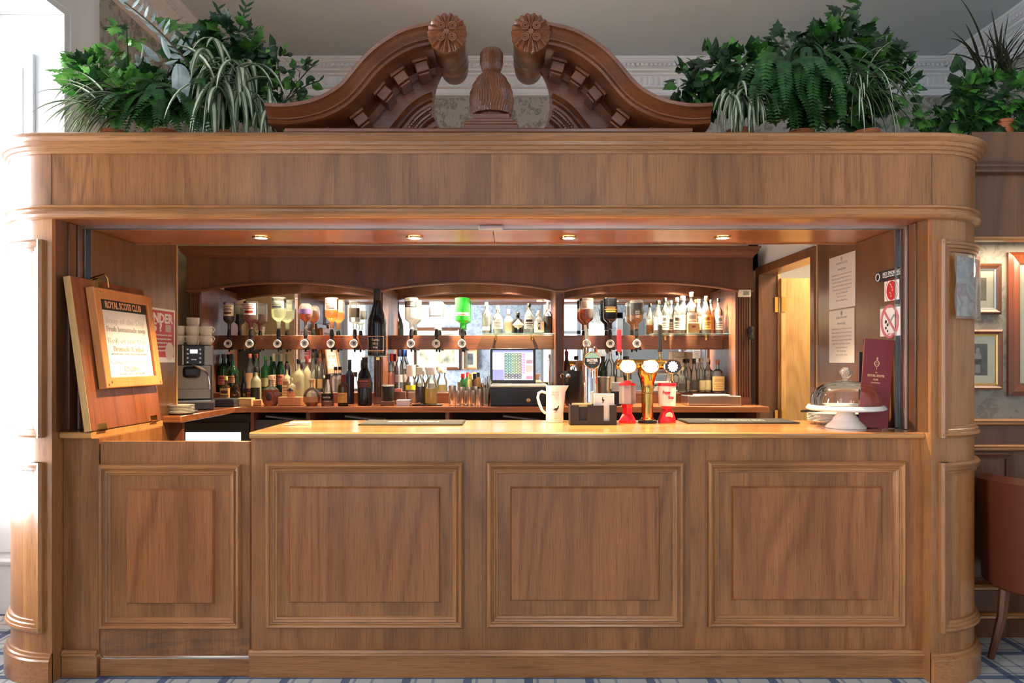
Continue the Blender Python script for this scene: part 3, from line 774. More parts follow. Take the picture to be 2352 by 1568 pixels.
# finial
fy = .13; fk = (fy-CY)/F; fx = PX(1129, fy)
m = MB()
for hw, z0, z1, dd in ((.125, 2.464, 2.490, .09), (.118, 2.490, 2.505, .085), (.105, 2.505, 2.520, .078), (.085, 2.520, 2.545, .07)):
    m.box(fx-hw, fx+hw, fy-dd, fy+dd, z0, z1)
m.done('finial_base', W_mahog, ped, world=True, bevel=.004)
def carve(r, t, z):
    k = 11
    ph = z/.036; row = math.floor(ph); q = ph-row
    return r*(1+.05*(1-q)*abs(math.cos(k*t/2+row*1.57))+.035*math.sin(4*k*t+2.2*math.sin(z*60)))
m = MB(); zz = 2.545
prof = [(.060, 0), (.062, .012), (.088, .014), (.094, .030), (.098, .055), (.099, .085), (.094, .12), (.082, .155), (.063, .188), (.044, .208), (.036, .216), (.043, .224), (.050, .245), (.052, .280), (.050, .302), (.040, .320), (.020, .330), (0, .332)]
dense = []
for i in range(len(prof)-1):
    for k in range(5): t = k/5; dense.append((prof[i][0]*(1-t)+prof[i+1][0]*t, prof[i][1]*(1-t)+prof[i+1][1]*t))
dense.append(prof[-1])
m.lathe(dense, 176, (fx, fy, zz), sy=.9, mod=carve)
m.done('finial', wood('carved walnut finial', srgb(150, 88, 52), srgb(92, 48, 28), srgb(40, 20, 12), 'Z', board=3.), ped, world=True)
# ================================================================ BACK BAR
BY = 2.0; KT = 1.10                                                  # front plane of the posts; back counter height
bb = thing('back_bar', 'tall arched and mirrored wooden back bar against the rear partition', 'back bar', (-.3, 2.2, 0))
posts = [(-2.326, -2.244), (-.998, -.933), (.314, .378), (1.615, 1.725)]
def bbox(nm, mat, *a, **k): return MB().box(*a).done(nm, mat, bb, world=True, **k)
for a, b in posts:
    m = MB(); n = 5 if b-a > .07 else 4
    pts = [(a, 2.385), (a, BY+.006)]
    wd = (b-a)-.02; fl = wd/n
    for i in range(n):                                                # fluted face
        x = a+.01+i*fl
        pts += [(x+.002, BY), (x+fl*.25, BY+.0), (x+fl*.40, BY+.008), (x+fl*.7, BY+.008), (x+fl*.85, BY)]
    pts += [(b, BY+.006), (b, 2.385)]
    m.prism(pts, lambda u, v, w_: (u, v, w_), KT+.0, 1.93); m.box(a-.002, b+.002, BY-.004, 2.38, KT, KT+.055); m.box(a-.002, b+.002, BY-.004, 2.38, 1.90, 1.97)
    m.done('post', W_back, bb, world=True)
def arch_z(x, x0, x1):
    t = (x-(x0+x1)/2)/((x1-x0)/2); return 1.918+.058*(1-t*t)**.8 if abs(t) < 1 else 1.918
def arch_c(x, x0, x1):
    """flattened arch: short straight shoulders, then a low curve"""
    t = abs((x-(x0+x1)/2)/((x1-x0)/2))
    return 1.915+.060*(1 if t < .0 else max(0, math.cos(min(t, 1)*PI/2))**.75)
bays = [(-2.244, -.998), (-.933, .314), (.378, 1.615)]
m = MB(); rows = []
XA, XB = -2.345, 1.735
pts = [(XA, 1.915)]
for x0, x1 in bays:
    for i in range(25): x = x0+(x1-x0)*i/24; pts.append((x, arch_c(x, x0, x1)))
pts.append((XB, 1.915))
rows = [[(x, BY-.012, z), (x, BY+.022, z), (x, BY+.022, 2.17), (x, BY-.012, 2.17)] for x, z in pts]
R = m.grid(rows, cv=True); m.cap(R[0]); m.cap(R[-1][::-1]); m.done('arched_valance', W_back, bb, world=True)
m = MB()                                                             # bead along the arches
m.sweep([((x, BY-.012, z), (0, -1, 0), (0, 0, 1)) for x, z in pts], [(-.002, -.004), (.010, -.004), (.016, .004), (.012, .014), (.006, .018), (-.002, .020)])
m.done('arch_bead', W_backH, bb, world=True)
CB = [(-.012, 0), (.004, 0), (.008, .016), (.022, .026), (.034, .044), (.036, .058), (.044, .062), (.046, .078), (-.012, .080)]
MB().sweep([((XA, BY+.3, 2.160), (-1, 0, 0), (0, 0, 1)), ((XA, BY-.012, 2.160), (-1, -1, 0), (0, 0, 1)), ((XB, BY-.012, 2.160), (1, -1, 0), (0, 0, 1)), ((XB, BY+.3, 2.160), (1, 0, 0), (0, 0, 1))], CB).done('cornice', W_backH, bb, world=True)
bbox('ceiling_board', W_backH, XA, XB, BY+.022, 2.39, 2.06, 2.08)
bbox('top_board', W_backH, XA, XB, BY-.01, 2.39, 2.225, 2.238)
for i, (x0, x1) in enumerate(bays):
    mm = MB().box(x0, x1, 2.350, 2.355, 1.178, 2.06).done('mirror', g_mirror, bb, world=True, smooth=False); mm['label'] = 'silvered mirror'
    bbox('shelf_rail', W_backH, x0, x1, 2.318, 2.349, 1.505, 1.612, bevel=.003)
    bbox('rear_ledge', W_backH, x0, x1, 2.215, 2.349, KT+.001, 1.178, bevel=.004)
bbox('back_board', W_backH, XA, XB, 2.356, 2.39, KT, 2.06)
for x0, x1 in ((XA, -2.244), (1.615, XB)): bbox('end_board', W_back, x0, x1, 2.36, 2.385, KT, 1.95)
# lights under the arches
for px, e in ((642, 30), (760, 90), (1004, 110), (1168, 150), (1402, 90), (1585, 230)):
    X = (px-1176)*5.42/F
    L = thing('cabinet_downlight', {642: 'small spot lamp recessed above the leftmost inverted bottles', 760: 'small spot lamp recessed above the white-labelled inverted bottle', 1004: 'small spot lamp recessed above the frosted inverted bottle', 1168: 'small spot lamp recessed above the clear gin bottles', 1402: 'small spot lamp recessed above the black inverted bottle', 1585: 'small spot lamp recessed above the whisky bottle row'}[px], 'light', (X, 2.17, 2.056), group='spot lamps under the back bar arches')
    MB().lathe([(.020, 0), (.022, -.006), (.030, -.005), (.031, .003), (.02, .003)], 16).done('bezel', brass, L)
    MB().lathe([(0, -.003), (.019, -.002), (.02, .002)], 14).done('lamp', emit('lit cabinet lamp', (1, .84, .6), 30), L)
    lamp('cabinet_beam', 'SPOT', (X, 2.17, 2.045), (0, 0, 0), e, (1.0, .80, .54), spot_size=2.3, spot_blend=.7, shadow_soft_size=.02)
# counter under it, with the return along the left wall
bc = thing('back_counter', 'low wooden back counter with open dark shelves beneath the mirrors', 'counter', (-.3, 1.95, 0))
m = MB(); m.prism([(-2.488, .92), (-1.90, .92), (-1.90, 1.72), (-1.84, 1.78), (1.78, 1.78), (1.78, 2.395), (-2.488, 2.395)], lambda u, v, w_: (u, v, w_), KT-.040, KT)
m.done('worktop', wood('back counter wood', srgb(184, 112, 68), srgb(134, 74, 42), OP, 'X', board=3., coat=.7, rough=.2, fig=.5), bc, world=True, bevel=.006)
m = MB()
for x in (-1.815, -1.42, -.45, .50, 1.72): m.box(x-.012, x+.012, 1.83, 2.36, .10, KT-.041)
m.box(-1.825, 1.74, 1.84, 2.36, .62, .64).box(-1.825, 1.74, 1.86, 2.36, .1, .12).box(-2.3, 1.78, 2.36, 2.38, 0, KT-.041)
m.done('carcass', W_backH, bc, world=True)
for x in (-1.42, -.45, .50): MB().box(x-.014, x+.014, 1.815, 1.83, .10, KT-.041).done('divider_edge', W_back, bc, world=True)
MB().box(-1.80, 1.705, 2.33, 2.355, .13, KT-.045).done('shelf_shade_sheet', flat('unlit shelf lining', (.03, .02, .018), .7), bc, world=True)  # near-black sheet; the shade inside the shelves is put into its colour
MB().box(-2.45, -1.93, 1.0, 1.03, 0, KT-.041).done('end_support', W_back, bc, world=True)
fd = thing('under_counter_fridge', 'black glass-fronted bottle fridge with bright white interior below the coffee machine', 'fridge', (-2.08, 1.95, 0))
fx0, fx1 = PX(405, 1.84), PX(574, 1.84)
MB().box(fx0, fx1, 1.86, 2.34, .02, 1.045).done('cabinet', black, fd, world=True, bevel=.004)
MB().frame(fx0+.002, fx1-.002, .10, .985, [(0, 0), (0, .022), (.06, .022), (.062, 0)], fn=lambda u, v, w_: (u, 1.859-w_, v)).done('door_frame', black, fd, world=True)
MB().box(fx0+.063, fx1-.063, 1.845, 1.858, .165, PZ(993, 1.84)).done('lit_glass', emit('lit fridge glass', (.92, .97, 1), 1.1), fd, world=True)
MB().tube([(fx1-.03, 1.825, .5), (fx1-.03, 1.825, .85)], .008).box(fx1-.034, fx1-.026, 1.825, 1.84, .52, .535).box(fx1-.034, fx1-.026, 1.825, 1.84, .82, .835).done('handle', alu, fd, world=True)
# stored stuff on the top shelf behind the counter
for i, (a, b, lab) in enumerate(((590, 700, 'dark tray stored on the shelf below the left mirror'), (770, 880, 'dark tray stored on the shelf below the hanging magnum'), (1130, 1245, 'dark tray stored on the shelf below the till'))):
    T = thing('storage_tray', lab, 'tray', (PX((a+b)/2, 2.0), 2.0, .641))
    hw = (PX(b, 2.)-PX(a, 2.))/2
    MB().box(-hw, hw, -.12, .15, 0, .006).frame(-hw, hw, 0, .36, [(0, 0), (0, .012), (.012, .012), (.012, 0)], fn=lambda u, v, w_: (u, -.12-w_, v)).box(-hw+.012, hw-.012, -.125, -.121, 0, .35).done('tray_body', charc, T)
    MB().box(-hw*.8, hw*.75, -.05, .10, .36, .372, Matrix.Rotation(.12, 4, 'Y')).done('folded_paper', flat('grey paper', (.42, .41, .40), .6), T)
for x0, x1, lab in ((-.933, .314, 'x'), ):
    pass
# glass shelves
for (x0, x1, px0, lab) in ((PX(1108, 2.2), .312, 0, 'clear glass shelf holding the gin bottles'), (PX(1497, 2.2), 1.613, 0, 'clear glass shelf holding the whisky bottles')):
    T = thing('glass_shelf', lab, 'shelf', ((x0+x1)/2, 2.22, 1.614), group='glass shelves of the back bar')
    MB().box(x0, x1, 2.12, 2.316, 1.614, 1.622).done('pane', g_shelf, T, world=True)
    for x in (x0+.1, x1-.16): MB().box(x-.008, x+.008, 2.20, 2.317, 1.600, 1.613).lathe([(.010, -.03), (.012, -.015), (.008, 0)], 12, (x, 2.2, 1.60)).done('bracket', brass, T, world=True)

# ---------------------------------------------------------------- bottles
PROF = {
 'std':   [(.0, 0), (.90, 0), (1, .012), (1, .60), (.93, .66), (.62, .72), (.36, .765), (.31, .80), (.30, .93), (.36, .935), (.36, .955), (.30, .96)],
 'tall':  [(.0, 0), (.90, 0), (1, .012), (1, .56), (.96, .62), (.72, .70), (.44, .77), (.34, .82), (.31, .93), (.37, .935), (.37, .955), (.31, .96)],
 'short': [(.0, 0), (.92, 0), (1, .02), (1, .52), (.94, .60), (.60, .68), (.30, .72), (.27, .76), (.26, .90), (.32, .905), (.32, .93), (.26, .935)],
 'round': [(.0, 0), (.55, 0), (.62, .01), (.86, .10), (1, .27), (.97, .42), (.80, .55), (.45, .64), (.24, .68), (.20, .74), (.20, .90), (.27, .905), (.27, .93), (.2, .935)],
 'cone':  [(.0, 0), (.95, 0), (1, .02), (1, .12), (.84, .35), (.58, .58), (.36, .72), (.30, .78), (.30, .88), (.38, .885), (.38, .91), (.3, .915)],
 'carafe': [(.0, 0), (.93, 0), (1, .015), (1, .48), (.94, .56), (.66, .66), (.56, .70), (.60, .76), (.74, .82), (.76, .88), (.70, .885)],
 'magnum': [(.0, 0), (.92, 0), (1, .012), (1, .46), (.97, .54), (.80, .63), (.55, .72), (.42, .79), (.36, .86), (.33, .93), (.37, .935), (.37, .945), (.32, .95)],
 'flat':  [(.0, 0), (.90, 0), (1, .012), (1, .66), (.95, .70), (.55, .745), (.36, .77), (.33, .80), (.33, .92), (.40, .925), (.40, .945), (.33, .95)],
}
LIQ_TOP = {'std': .60, 'tall': .56, 'short': .52, 'round': .52, 'cone': .5, 'carafe': .5, 'magnum': .46, 'flat': .66}
_lm = {}
def cmat(c):
    if not isinstance(c, tuple): return c
    k = 'coat %d %d %d' % c
    return flat(k, srgb(*c), .45)
def strip(m, R, z0, z1, a, sq, n=10, off=.0012):
    """label strip wrapped on the side towards -Y over +-a radians"""
    rows = []
    for i in range(n+1):
        t = -PI/2-a+2*a*i/n; cx, cy = math.cos(t), math.sin(t); q = R+off
        if sq: q = (R)/((abs(cx)**sq+abs(cy)**sq)**(1/sq))+off
        rows.append([(q*cx, q*cy, z0), (q*cx, q*cy, z1)])
    m.grid(rows)
def bottle(label, px, Y, zb, top=None, w=20, kind='std', gl=None, liq='clear', fill=.6, lab=None, lz=(.14, .44), ink_=None, cap=(24, 24, 26), capf=.12, inv=False,
           group=None, sq=0, depth=1., cat='bottle', face=None, Hm=None, name='spirit_bottle', glow=None):
    gl = gl or g_clear; s = (Y-CY)/F
    X = PX(px, Y); Hh = Hm or (PZ(top, Y)-zb); R = w*s/2
    T = thing(name, label, cat, (X, Y, zb+(Hh if inv else 0)), (0, PI if inv else 0, 0), group)
    prof = PROF[kind]
    pts = [(r*R, z*Hh) for r, z in prof]+[(0, prof[-1][1]*Hh)]
    body = MB().lathe(pts, 20, sq=0, sy=depth) if not sq else None
    if sq:
        body = MB(); neck = .45
        rows = []
        for r, z in pts:
            row = []
            for k in range(28):
                t = 2*PI*(k+.5)/28; cx, cy = math.cos(t), math.sin(t)
                e = sq if r > R*neck else 0
                q = r/((abs(cx)**e+abs(cy)**e)**(1/e))*.96 if e else r
                row.append((q*cx, q*cy*depth, z))
            rows.append(row)
        RR_ = body.grid(rows, cv=True)
    body.done('glass_body', gl, T)
    if liq and fill > 0:
        f = fill
        zi = [(r*R*.93, max(z*Hh, .006)) for r, z in prof]
        if inv:
            lo = (1-f)*LIQ_TOP[kind]; q = [p for p in zi if p[1] > lo*Hh+.001]
            q = [(0, lo*Hh), (R*.93, lo*Hh)]+q+[(0, q[-1][1])]
        else:
            hi = f*Hh*LIQ_TOP[kind]/.6*.98; q = [p for p in zi if p[1] < hi]
            q = q+[(q[-1][0], hi), (0, hi)]
        if sq: MB().lathe(q, 24, sq=sq, sy=depth).done('liquid', LQ[liq], T)
        else: MB().lathe(q, 18, sy=depth).done('liquid', LQ[liq], T)
    if lab:
        m = MB(); z0, z1 = lz[0]*Hh, lz[1]*Hh
        if inv: z0, z1 = (LIQ_TOP[kind]-lz[1])*Hh, (LIQ_TOP[kind]-lz[0])*Hh
        strip(m, R, z0, z1, 1.05, sq)
        if ink_:
            m.mi = 1; dz = z1-z0
            for a, b, c in ((.62, .84, .62), (.42, .50, .75), (.28, .34, .55), (.12, .17, .7)):
                strip(m, R, z0+dz*a, z0+dz*b, c, sq, off=.0022)
        if depth != 1: m.b.transform(Matrix.Diagonal((1, depth, 1, 1)))
        m.done('label', [cmat(lab), cmat(ink_ or (30, 30, 30))], T)
    if cap:
        rn = prof[-2][0]*R; z0 = prof[-1][1]*Hh-capf*Hh*.6
        zt = Hh if not inv else prof[-1][1]*Hh+.004
        MB().lathe([(rn*1.06, z0), (rn*1.10, z0+.002), (rn*1.10, zt-.002), (rn*1.0, zt), (0, zt)], 16).done('cap', cmat(cap), T)
    if face: face(T, R, Hh)
    return T
def lettering(T, st, R, z, size, mat, w=None, bold=.0008):
    """text wrapped round the front of a bottle"""
    def fn(x, y, zz):
        t = -PI/2+x/R; q = R+.0028+zz; return (q*math.cos(t), q*math.sin(t), z+y)
    MB().text(st, size, fn, w=w, bold=bold).done('lettering', mat, T)
ZS = 1.622; ZL = 1.179; ZK = KT+.001
# spirit measures on the rail with their inverted bottles
def optic(px, label, ringm=paper, Y=2.245, zt=1.655, capc=black):
    X = PX(px, Y)
    T = thing('spirit_measure', label, 'spirit optic', (X, Y, 1.55), group='spirit measures on the back bar rail')
    MB().lathe([(.011, .105), (.015, .09), (.017, .055), (.012, .05), (.012, .035), (.02, .03), (.022, .02), (.014, .008), (.014, -.03), (.009, -.045), (.006, -.065), (.004, -.065)], 14).done('valve', capc, T)
    MB().box(-.012, .012, .012, .066, -.01, .02).done('wall_bracket', black, T)
    Mx = Matrix.Translation((-.002, -.024, -.004)) @ Matrix.Rotation(PI/2, 4, 'X')
    MB().lathe([(.020, -.006), (.020, .004), (.028, .007), (.032, .002), (.030, -.006)], 24, M=Mx).done('badge_ring', flat('pale satin ring', (.80, .77, .72), .35, .3), T)
    MB().lathe([(0, .004), (.0215, .004), (.0215, -.003)], 20, M=Mx).done('badge_face', ringm, T)
    MB().box(-.010, .010, -.031, -.0285, -.012, .010).done('badge_mark', charc, T)
    MB().box(.014, .034, -.02, .0, -.052, -.030).tube([(.0, -.005, -.04), (.03, -.012, -.042)], .005).done('push_lever', black, T)
    return T
GO = 'inverted bottles in the spirit measures'
def inv(px, label, top, w, ring_='ring', **k):
    optic(px, 'spirit measure with round badge under the '+ring_)
    return bottle(label, px, 2.245, 1.648, top=top, w=w, inv=True, group=GO, name='inverted_bottle', cap=None, **k)
inv(527, 'inverted bottle of dark spirit with a cream label, leftmost on the rail', 694, 27, 'leftmost cream-labelled bottle', liq='dark', fill=.38, lab=(236, 222, 180), lz=(.10, .50), ink_=(90, 70, 50), kind='std', gl=g_clear)
inv(576, 'inverted bottle with a white label and rose-red vermouth', 692, 32, 'rose-red bottle', liq='rose', fill=.34, lab=(246, 234, 224), lz=(.12, .52), ink_=(150, 40, 40), kind='std')
inv(640, 'tall inverted clear bottle with a pale greenish label', 683, 34, 'tall clear greenish bottle', liq='lime', fill=.38, lab=(206, 214, 190), lz=(.16, .40), ink_=(70, 90, 90), kind='short')
inv(702, 'inverted bottle of red-brown spirit with a purple diamond badge', 697, 32, 'purple-badged bottle', liq='amber', fill=.6, lab=(74, 52, 92), lz=(.12, .30), kind='round')
inv(762, 'bright inverted bottle with a mauve and white label and pale amber drink', 684, 31, 'bright amber bottle', liq='whisky', fill=.30, lab=(232, 220, 206), lz=(.14, .50), ink_=(150, 110, 120), kind='short')
inv(815, 'slim square inverted clear bottle with a dark keyhole label', 692, 24, 'slim square bottle', liq='clear', fill=.6, lab=(60, 50, 40), lz=(.1, .42), kind='flat', sq=7)
inv(945, 'inverted frosted bottle with a black band and crest', 684, 31, 'frosted bottle with black band', gl=g_frost, liq='clear', fill=0, lab=(36, 36, 36), lz=(.30, .48), ink_=(210, 210, 206), kind='std')
inv(1003, 'brilliant white square inverted bottle glowing under its lamp', 694, 33, 'glowing white square bottle', gl=glass('icy blue glass', (.82, .93, 1), .2, body=.75), liq='clear', fill=0, lab=(214, 228, 240), lz=(.12, .5), ink_=(150, 178, 206), kind='flat', sq=7)
inv(1062, 'vivid green inverted gin bottle with a white neck band', 684, 34, 'vivid green bottle', gl=glass('vivid green glass', (.16, .80, .22), .04, body=.35), liq='green', fill=.62, lab=(236, 240, 226), lz=(.10, .20), ink_=(150, 60, 40), kind='flat')
inv(1347, 'inverted clear bottle with white label and orange liqueur, left of the hanging black bottle', 685, 32, 'orange liqueur bottle', liq='amber', fill=.42, lab=(246, 240, 228), lz=(.26, .50), ink_=(190, 180, 160), kind='std')
inv(1401, 'inverted black faceted bottle with a gold diagonal stripe', 685, 32, 'black faceted bottle', gl=g_black, liq=None, fill=0, lab=(30, 22, 18), lz=(.12, .34), ink_=(180, 140, 60), kind='std', sq=5)
def jd(T, R, Hh):
    def fn(x, y, zz): return (-x, -(R*.97+.004+zz), .60*Hh-.030-y)
    # bottle is turned upside down, so the lettering reads upright again
    m = MB().text('JACK', .013, lambda x, y, z: fn(x, y+.020, z), w=.034).text("DANIEL'S", .011, lambda x, y, z: fn(x, y+.006, z), w=.036).text('Tennessee', .009, lambda x, y, z: fn(x, y-.010, z), w=.028).text('WHISKEY', .009, lambda x, y, z: fn(x, y-.022, z), w=.030)
    m.done('lettering', flat('pale print', (.62, .60, .55), .5), T)
inv(1462, 'inverted square whiskey bottle with a large black label', 690, 30, 'square black-labelled bottle', liq='whisky', fill=.3, lab=(26, 26, 26), lz=(.12, .50), kind='std', sq=6, face=jd)
bk_ = thing('bottle_shelf_bracket', 'small clear glass ledge on the post holding the big black magnum', 'shelf', (PX(866, 1.93), 1.93, PZ(817, 1.93)))
MB().box(-.075, .075, -.07, .066, -.008, -.001).done('pane', g_shelf, bk_); MB().box(-.012, .012, .03, .066, -.03, -.009).done('bracket', brass, bk_)
def mag(T, R, Hh):
    m = MB(); 
    for a, b, z0, z1 in ((-1.0, 1.0, .035, .040), (-1.0, 1.0, .135, .139), (-1.0, -.96, .035, .139), (.92, .97, .035, .139), (-.9, .9, .026, .029)):
        rows = [[((R+.002)*math.cos(-PI/2+a+(b-a)*i/14), (R+.002)*math.sin(-PI/2+a+(b-a)*i/14), z) for z in (z0, z1)] for i in range(15)]
        m.grid(rows)
    m.done('gilt_border', gold, T)
    lettering(T, 'Cuvee', R, .112, .024, gold, w=.05); lettering(T, '1815', R, .085, .022, gold, w=.035); lettering(T, 'Brut', R, .060, .018, gold, w=.03)
    MB().lathe([(0, .003), (.009, .001), (.010, -.002)], 14, M=Matrix.Translation((0, -R*.66, Hh*.66)) @ Matrix.Rotation(PI/2-.3, 4, 'X')).done('seal', redp, T)
bottle('big black champagne magnum with gilt bordered label standing in front of the middle post', 866, 1.93, PZ(817, 1.93), top=664, w=42, kind='magnum', gl=g_black, liq=None, cap=(14, 14, 14), capf=.2, face=mag, name='magnum_bottle')
# glass shelf of the middle bay
GG = 'clear gin bottles on the middle glass shelf'
sp = dict(group=GG, name='gin_bottle')
bottle('tall clear gin bottle with a short white stopper, leftmost on the middle glass shelf', 1117, 2.21, ZS, top=694, w=20, kind='std', liq='clear', lab=(226, 226, 220), lz=(.10, .22), cap=(244, 236, 220), **sp)
bottle('clear square-shouldered gin bottle, second from left on the middle glass shelf', 1143, 2.21, ZS, top=702, w=22, kind='short', liq='clear', lab=(238, 238, 234), lz=(.16, .46), ink_=(190, 186, 176), cap=(246, 240, 226), sq=5, **sp)
bottle('white gin bottle with round frosted stopper and tan label on the middle glass shelf', 1168, 2.21, ZS, top=710, w=20, kind='short', gl=g_frost, liq=None, fill=0, lab=(216, 190, 150), lz=(.1, .46), cap=(244, 244, 240), capf=.24, **sp)
def diamond(T, R, Hh):
    z = Hh*.40; m = MB(); r = R*1.05
    c = m.V(0, -R*1.18, z)
    v = [m.V(0, -R*.98, z-r), m.V(r, -R*.72, z), m.V(0, -R*.98, z+r), m.V(-r, -R*.72, z)]
    for i in range(4): m.face([c, v[i], v[(i+1) % 4]])
    m.done('diamond_label', cmat((232, 228, 206)), T, smooth=False)
bottle('black apothecary bottle with a white diamond label', 1190, 2.20, ZS, top=717, w=25, kind='short', gl=g_black, liq=None, cap=(18, 16, 14), face=diamond, **sp)
bottle('clear bottle with black stopper and two black label bands, right of the diamond label', 1215, 2.21, ZS, top=697, w=21, kind='tall', liq='clear', lab=(236, 232, 222), lz=(.16, .52), ink_=(30, 28, 26), cap=(22, 20, 18), sq=6, **sp)
def igl(T, R, Hh):
    lettering(T, 'g', R, Hh*.42, .034, ink, bold=.0014); lettering(T, '6', R, Hh*.22, .034, ink, bold=.0014)
bottle('squat bottle with large black characters on a cream label', 1238, 2.205, ZS, top=713, w=22, kind='short', liq='clear', lab=(230, 226, 208), lz=(.04, .52), cap=(214, 204, 176), sq=6, face=igl, **sp)
bottle('black bodied gin bottle with silver shoulders, rightmost on the middle glass shelf', 1259, 2.21, ZS, top=693, w=21, kind='short', liq='clear', lab=(16, 15, 20), lz=(.0, .54), cap=(224, 216, 210), capf=.3, **sp)
# glass shelf of the right bay: whiskies
GW = 'whisky bottles on the right glass shelf'
wl_ = [(1510, 2.20, 690, 19, (248, 244, 232), None, (40, 36, 34), 'white-labelled whisky with a dark stopper, leftmost on the right glass shelf', 'tall', .35),
 (1527, 2.23, 684, 22, (250, 248, 240), (120, 116, 110), (60, 56, 54), 'broad white-labelled whisky with a slim dark neck, second from left', 'tall', .35),
 (1541, 2.27, 690, 18, (240, 238, 230), (100, 96, 90), (90, 84, 78), 'clear bottle with a small grey medallion behind the second whisky', 'std', .4),
 (1555, 2.21, 683, 20, (246, 240, 224), (80, 76, 70), (220, 222, 236), 'whisky with a pale blue capsule, left of the blazing white bottles', 'std', .45),
 (1570, 2.25, 680, 20, (250, 246, 236), None, (190, 178, 200), 'whisky with a lilac capsule behind the tallest bottle', 'tall', .5),
 (1588, 2.20, 671, 25, (252, 248, 238), (170, 160, 140), (232, 226, 214), 'tallest and broadest whisky bottle with black and white neck, blazing in the lamplight', 'std', .55),
 (1605, 2.26, 687, 20, (244, 232, 190), None, (216, 160, 96), 'whisky with an orange capsule behind the small carton', 'tall', .6),
 (1622, 2.20, 680, 22, (248, 196, 110), (160, 90, 40), (206, 128, 84), 'orange-labelled whisky with a copper capsule', 'tall', .7),
 (1633, 2.26, 688, 18, (222, 150, 90), None, (22, 22, 22), 'whisky with a black capsule behind the orange-labelled one', 'std', .7),
 (1650, 2.20, 685, 19, (222, 216, 208), (84, 108, 112), (30, 28, 28), 'whisky with white and teal label, rightmost on the right glass shelf', 'std', .3)]
for px, Y, top, w_, lc, ic, cc, lb, kd, fl_ in wl_:
    bottle(lb, px, Y, ZS, top=top, w=w_, kind=kd, liq='whisky', fill=fl_, lab=lc, lz=(.10, .50), ink_=ic, cap=cc, group=GW, name='whisky_bottle')
cb = tag(MB().box(-.042, .042, -.02, .02, 0, .075).done('carton', flat('kraft carton', srgb(206, 164, 104), .6), bevel=.002), 'small kraft carton with a red oval, standing before the whiskies on the glass shelf', 'box')
cb.location = (PX(1592, 2.15), 2.15, ZS+.0005)
MB().lathe([(0, .0015), (.016, .001), (.016, 0)], 20, M=Matrix.Translation((0, -.0205, .048)) @ Matrix.Rotation(PI/2, 4, 'X') @ Matrix.Diagonal((1, .5, 1, 1))).done('red_oval', cmat((170, 80, 50)), cb)
# left bay, on the counter
GL = 'liqueur bottles on the left of the back counter'
k = dict(group=GL, name='liqueur_bottle')
bottle('dark green bottle with a pink roundel label behind the coffee machine', 514, 2.30, ZL, top=813, w=26, kind='std', gl=g_dgreen, liq=None, lab=(190, 120, 104), lz=(.2, .44), ink_=(120, 50, 50), cap=(60, 60, 60), **k)
bottle('tall dark green bottle with yellow and brown label under the leftmost measure', 534, 2.12, ZK, top=812, w=27, kind='std', gl=g_dgreen, liq=None, lab=(196, 156, 96), lz=(.42, .56), ink_=(130, 74, 50), cap=(40, 44, 40), **k)
bottle('stout brown rum bottle with yellow cap and large orange label', 519, 1.90, ZK, top=864, w=22, kind='short', gl=g_brown, liq=None, lab=(238, 178, 104), lz=(.12, .60), ink_=(120, 50, 30), cap=(226, 214, 120), sq=4, **k)
def disc(T, R, Hh):
    MB().lathe([(R*.95, -.004), (R*1.0, 0), (R*.9, .004), (0, .005)], 24, M=Matrix.Translation((0, -R*.55, Hh*.30)) @ Matrix.Rotation(PI/2, 4, 'X')).done('round_medallion', cmat((86, 60, 38)), T)
    MB().lathe([(R*.45, -.002), (0, .002)], 3, M=Matrix.Translation((0, -R*.55-.006, Hh*.32)) @ Matrix.Rotation(PI/2, 4, 'X') @ Matrix.Rotation(-PI/2, 4, 'Z')).done('heart_label', cmat((214, 120, 104)), T)
bottle('round brown liqueur flask with a pink heart-shaped label', 542, 1.93, ZK, top=858, w=25, kind='round', gl=g_brown, liq=None, cap=(30, 24, 22), depth=.7, face=disc, **k)
bottle('thin black bottle with a tall black cap next to the heart-label flask', 560, 1.95, ZK, top=851, w=13, kind='tall', gl=g_black, liq=None, cap=(14, 12, 12), capf=.16, **k)
bottle('pinkish clear bottle at the back under the second measure', 574, 2.28, ZL, top=812, w=19, kind='tall', liq='rose', fill=.2, lab=(230, 196, 150), lz=(.1, .5), cap=(206, 130, 110), **k)
bottle('clear bottle with dark lower label and cream neck behind the pale cartons', 588, 2.00, ZK, top=843, w=24, kind='std', gl=g_yel, liq=None, lab=(22, 26, 26), lz=(.14, .46), cap=(40, 22, 22), capf=.16, **k)
bottle('green liqueur bottle with a pale arched label', 610, 2.28, ZL, top=818, w=20, kind='std', gl=g_green, liq='green', fill=.5, lab=(150, 150, 110), lz=(.16, .4), cap=(70, 140, 80), **k)
bottle('dark green bottle with a white foil neck, left of the pair', 629, 2.28, ZL, top=812, w=16, kind='tall', gl=g_dgreen, liq=None, lab=(206, 186, 150), lz=(.16, .46), ink_=(160, 80, 70), cap=(206, 206, 170), capf=.26, **k)
bottle('dark green bottle with a grey foil neck, right of the pair', 646, 2.28, ZL, top=812, w=16, kind='tall', gl=g_dgreen, liq=None, lab=(214, 130, 110), lz=(.2, .46), ink_=(120, 50, 40), cap=(170, 180, 150), capf=.26, **k)
def xo(T, R, Hh):
    MB().lathe([(R*.40, -.004), (R*.40, .0), (0, .003)], 24, M=Matrix.Translation((0, -R*.72, Hh*.30)) @ Matrix.Rotation(PI/2, 4, 'X') @ Matrix.Diagonal((.8, 1.1, 1, 1))).done('dark_oval', cmat((70, 44, 26)), T)
    MB().tube([(R*.62*math.cos(t*PI/8), -R*.66, Hh*.30+R*.66*math.sin(t*PI/8)) for t in range(-2, 11)], .004, 6).done('glass_rib', LQ['amber'], T)
